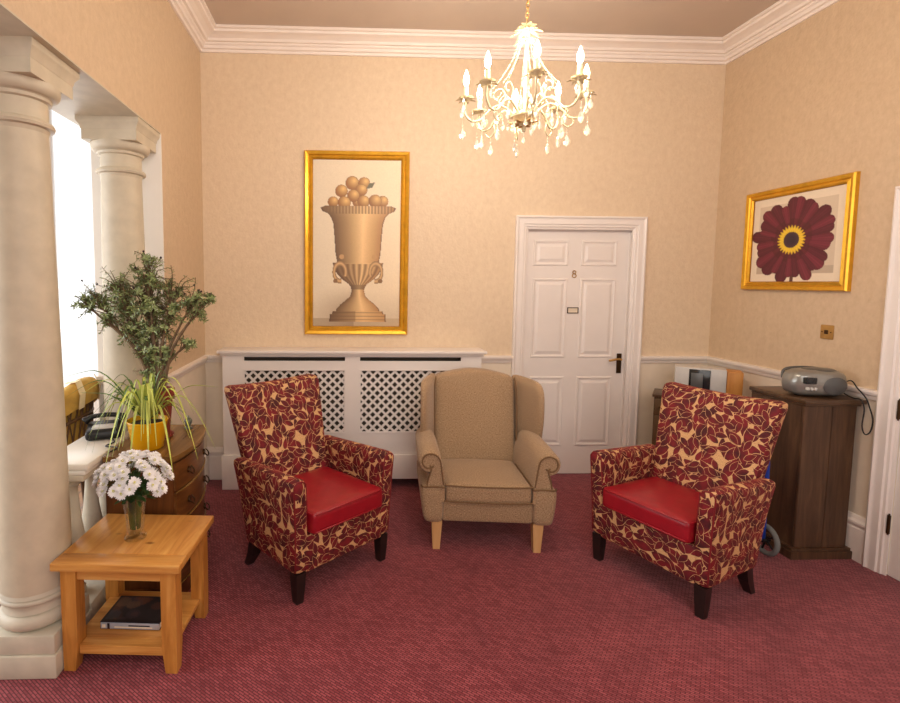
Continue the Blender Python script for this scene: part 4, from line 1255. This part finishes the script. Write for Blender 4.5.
# crown of little leaves
b = NB()
for (zz, n, r_, up) in ((2.650, 8, .045, .15), (2.690, 8, .058, .20), (2.705, 6, .030, .7)):
    for q in range(n):
        a = 2 * pi * q / n + zz
        leaf(b, Vector((.008 * cos(a), .008 * sin(a), zz)), Vector((cos(a), sin(a), up)), Vector((0, 0, 1)), r_, .010, .5, 4)
sol = obj('crown', b, M['chandd'], t, recalc=False)
md = sol.modifiers.new('thick', 'SOLIDIFY'); md.thickness = .003
b = NB(); lathe(b, [(0, 2.245), (.008, 2.248), (.010, 2.262), (.005, 2.270), (.028, 2.285), (.034, 2.300), (.060, 2.310), (.062, 2.318), (.030, 2.330), (.012, 2.345), (0, 2.346)], seg=24, cap=False); obj('hub', b, CM, t, 50)
b = NB()
for q in range(8):
    a = 2 * pi * q / 8
    leaf(b, Vector((.02 * cos(a), .02 * sin(a), 2.285)), Vector((cos(a), sin(a), -.5)), Vector((0, 0, 1)), .045, .011, -.5, 4)
sol = obj('hub_leaves', b, M['brass'], t, recalc=False); md = sol.modifiers.new('thick', 'SOLIDIFY'); md.thickness = .002
RC = .262
rc = random.Random(5)
def drop(b, x, y, z, s=1.0):
    tube(b, [(x, y, z), (x, y, z - .012 * s)], .0010, 4)
    lathe(b, [(0, -.012 * s), (.004 * s, -.016 * s), (0, -.021 * s)], (x, y, z), 6, False)
    lathe(b, [(0, -.021 * s), (.005 * s, -.030 * s), (.0105 * s, -.044 * s), (.008 * s, -.054 * s), (0, -.060 * s)], (x, y, z), 6, False, 1, .6)
arms_z = []
def make_arm():
    b = NB()
    pts = smooth_path([(.035, 0, 2.315), (.10, 0, 2.365), (.15, 0, 2.350), (.195, 0, 2.305), (.240, 0, 2.305), (.268, 0, 2.345), (RC, 0, 2.395)], 6)
    tube(b, pts, .0052, 8)
    tube(b, smooth_path([(.10, 0, 2.365), (.085, 0, 2.41), (.11, 0, 2.44), (.14, 0, 2.42), (.13, 0, 2.395), (.115, 0, 2.405)], 5), .0035, 6)
    tube(b, smooth_path([(.175, 0, 2.325), (.165, 0, 2.285), (.19, 0, 2.262), (.215, 0, 2.28), (.205, 0, 2.298)], 5), .0035, 6)
    arm = obj('arm', b, CM, t, 180)
    b = NB(); lathe(b, [(.004, 2.39), (.010, 2.394), (.030, 2.400), (.034, 2.408), (.028, 2.408), (.014, 2.404), (.0, 2.404)], (RC, 0, 0), 20)
    for q in range(7):
        a = 2 * pi * q / 7
        leaf(b, Vector((RC + .014 * cos(a), .014 * sin(a), 2.398)), Vector((cos(a), sin(a), .25)), Vector((0, 0, 1)), .036, .009, .35, 3)
    obj('drip_pan', b, CM, arm, 60)
    b = NB(); lathe(b, [(.011, 2.402), (.011, 2.456), (.009, 2.460), (0, 2.460)], (RC, 0, 0), 14); obj('candle_tube', b, CM, arm, 60)
    b = NB(); lathe(b, [(.006, 2.459), (.0125, 2.474), (.0140, 2.490), (.010, 2.508), (.004, 2.524), (0, 2.532)], (RC, 0, 0), 14, True); obj('bulb', b, M['bulb'], arm, 180)
    for (x, z, s) in ((.262, 2.306, 1.45), (.188, 2.262, 1.45), (.120, 2.350, 1.2)):
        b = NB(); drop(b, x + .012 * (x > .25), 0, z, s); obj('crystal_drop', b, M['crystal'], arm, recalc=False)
    for a in (1.2, -1.2):
        b = NB(); drop(b, RC + .036 * cos(a), .036 * sin(a), 2.398, 1.2); obj('crystal_drop', b, M['crystal'], arm, recalc=False)
    # bead string from the crown
    b = NB()
    n = 15
    for q in range(n + 1):
        s_ = q / n
        p = Vector((.03 + .125 * s_ ** 1.5, 0, 2.672 - .245 * s_ ** .85))
        lathe(b, [(0, -.0045), (.0045, 0), (0, .0045)], tuple(p), 6, False)
    tube(b, [(.03 + .125 * (q / n) ** 1.5, 0, 2.672 - .245 * (q / n) ** .85) for q in range(n + 1)], .0012, 4)
    obj('bead_string', b, CM, arm, recalc=False)
    return arm
arm0 = make_arm()
for k in range(8):
    a = radians(-10 + 45 * k)
    ar = arm0 if k == 0 else copy_tree(arm0, t)
    ar.rotation_euler.z = a
# hanging drops below the hub
for k in range(6):
    a = 2 * pi * k / 6 + .3
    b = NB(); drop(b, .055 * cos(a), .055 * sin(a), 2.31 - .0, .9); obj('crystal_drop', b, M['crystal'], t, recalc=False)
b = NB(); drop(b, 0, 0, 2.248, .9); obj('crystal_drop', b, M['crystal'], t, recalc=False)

# ------------------------------------------------------------------ lights
def area(name, loc, tgt, sx, sy, power, col=(1, 1, 1)):
    l = bpy.data.lights.new(name, 'AREA'); l.shape = 'RECTANGLE'; l.size = sx; l.size_y = sy; l.energy = power; l.color = col
    o = bpy.data.objects.new(name, l); COL.objects.link(o); o.location = loc
    o.rotation_euler = (Vector(tgt) - Vector(loc)).to_track_quat('-Z', 'Y').to_euler()
    return o
area('front_window_light', (1.9, -6.1, 2.0), (2.0, 0, 1.1), 3.0, 2.0, 46, (1, .97, .94))
area('flash_bounce', (1.6, -4.3, 3.25), (2.0, -1.4, 0.2), 1.6, 1.2, 26, (1, .97, .94))
area('sunroom_side_light', (AX0 + .1, -1.95, 1.7), (0, -1.7, 1.2), 3.0, 2.1, 90, (.97, .98, 1))
area('sunroom_back_light', (-1.45, AYF - .08, 1.65), (-1.2, -3, 1.0), 1.5, 2.0, 30, (.97, .98, 1))
for k in range(8):
    a = radians(-10 + 45 * k)
    l = bpy.data.lights.new('candle_light', 'POINT'); l.energy = 6.4; l.color = (1, .87, .72); l.shadow_soft_size = .03
    o = bpy.data.objects.new('candle_light', l); COL.objects.link(o); o.location = (CX + RC * cos(a), CY + RC * sin(a), 2.545)

wd = bpy.data.worlds.new('World'); S.world = wd; wd.use_nodes = True
bg = wd.node_tree.nodes['Background']; bg.inputs[0].default_value = (1, .99, .97, 1); bg.inputs[1].default_value = 1.15

# ------------------------------------------------------------------ camera
cam = bpy.data.cameras.new('camera'); co = bpy.data.objects.new('camera', cam); COL.objects.link(co)
yaw, pitch, roll = .0365, .0783, .0075
f = Vector((sin(yaw) * cos(pitch), cos(yaw) * cos(pitch), -sin(pitch)))
r0 = Vector((cos(yaw), -sin(yaw), 0)); u0 = r0.cross(f)
r = cos(roll) * r0 + sin(roll) * u0; u = -sin(roll) * r0 + cos(roll) * u0
Mx = Matrix((r, u, -f)).transposed().to_4x4(); Mx.translation = (1.0676, -3.9395, 1.559)
co.matrix_world = Mx
cam.sensor_width = 36; cam.lens = 506.53 * 36 / 900
cam.shift_x = (450 - 361.47) / 900; cam.shift_y = -(351.5 - 321.82) / 900
cam.clip_start = .05
S.camera = co
S.view_settings.view_transform = 'Standard'
S.view_settings.look = 'None'
S.view_settings.exposure = 0.24
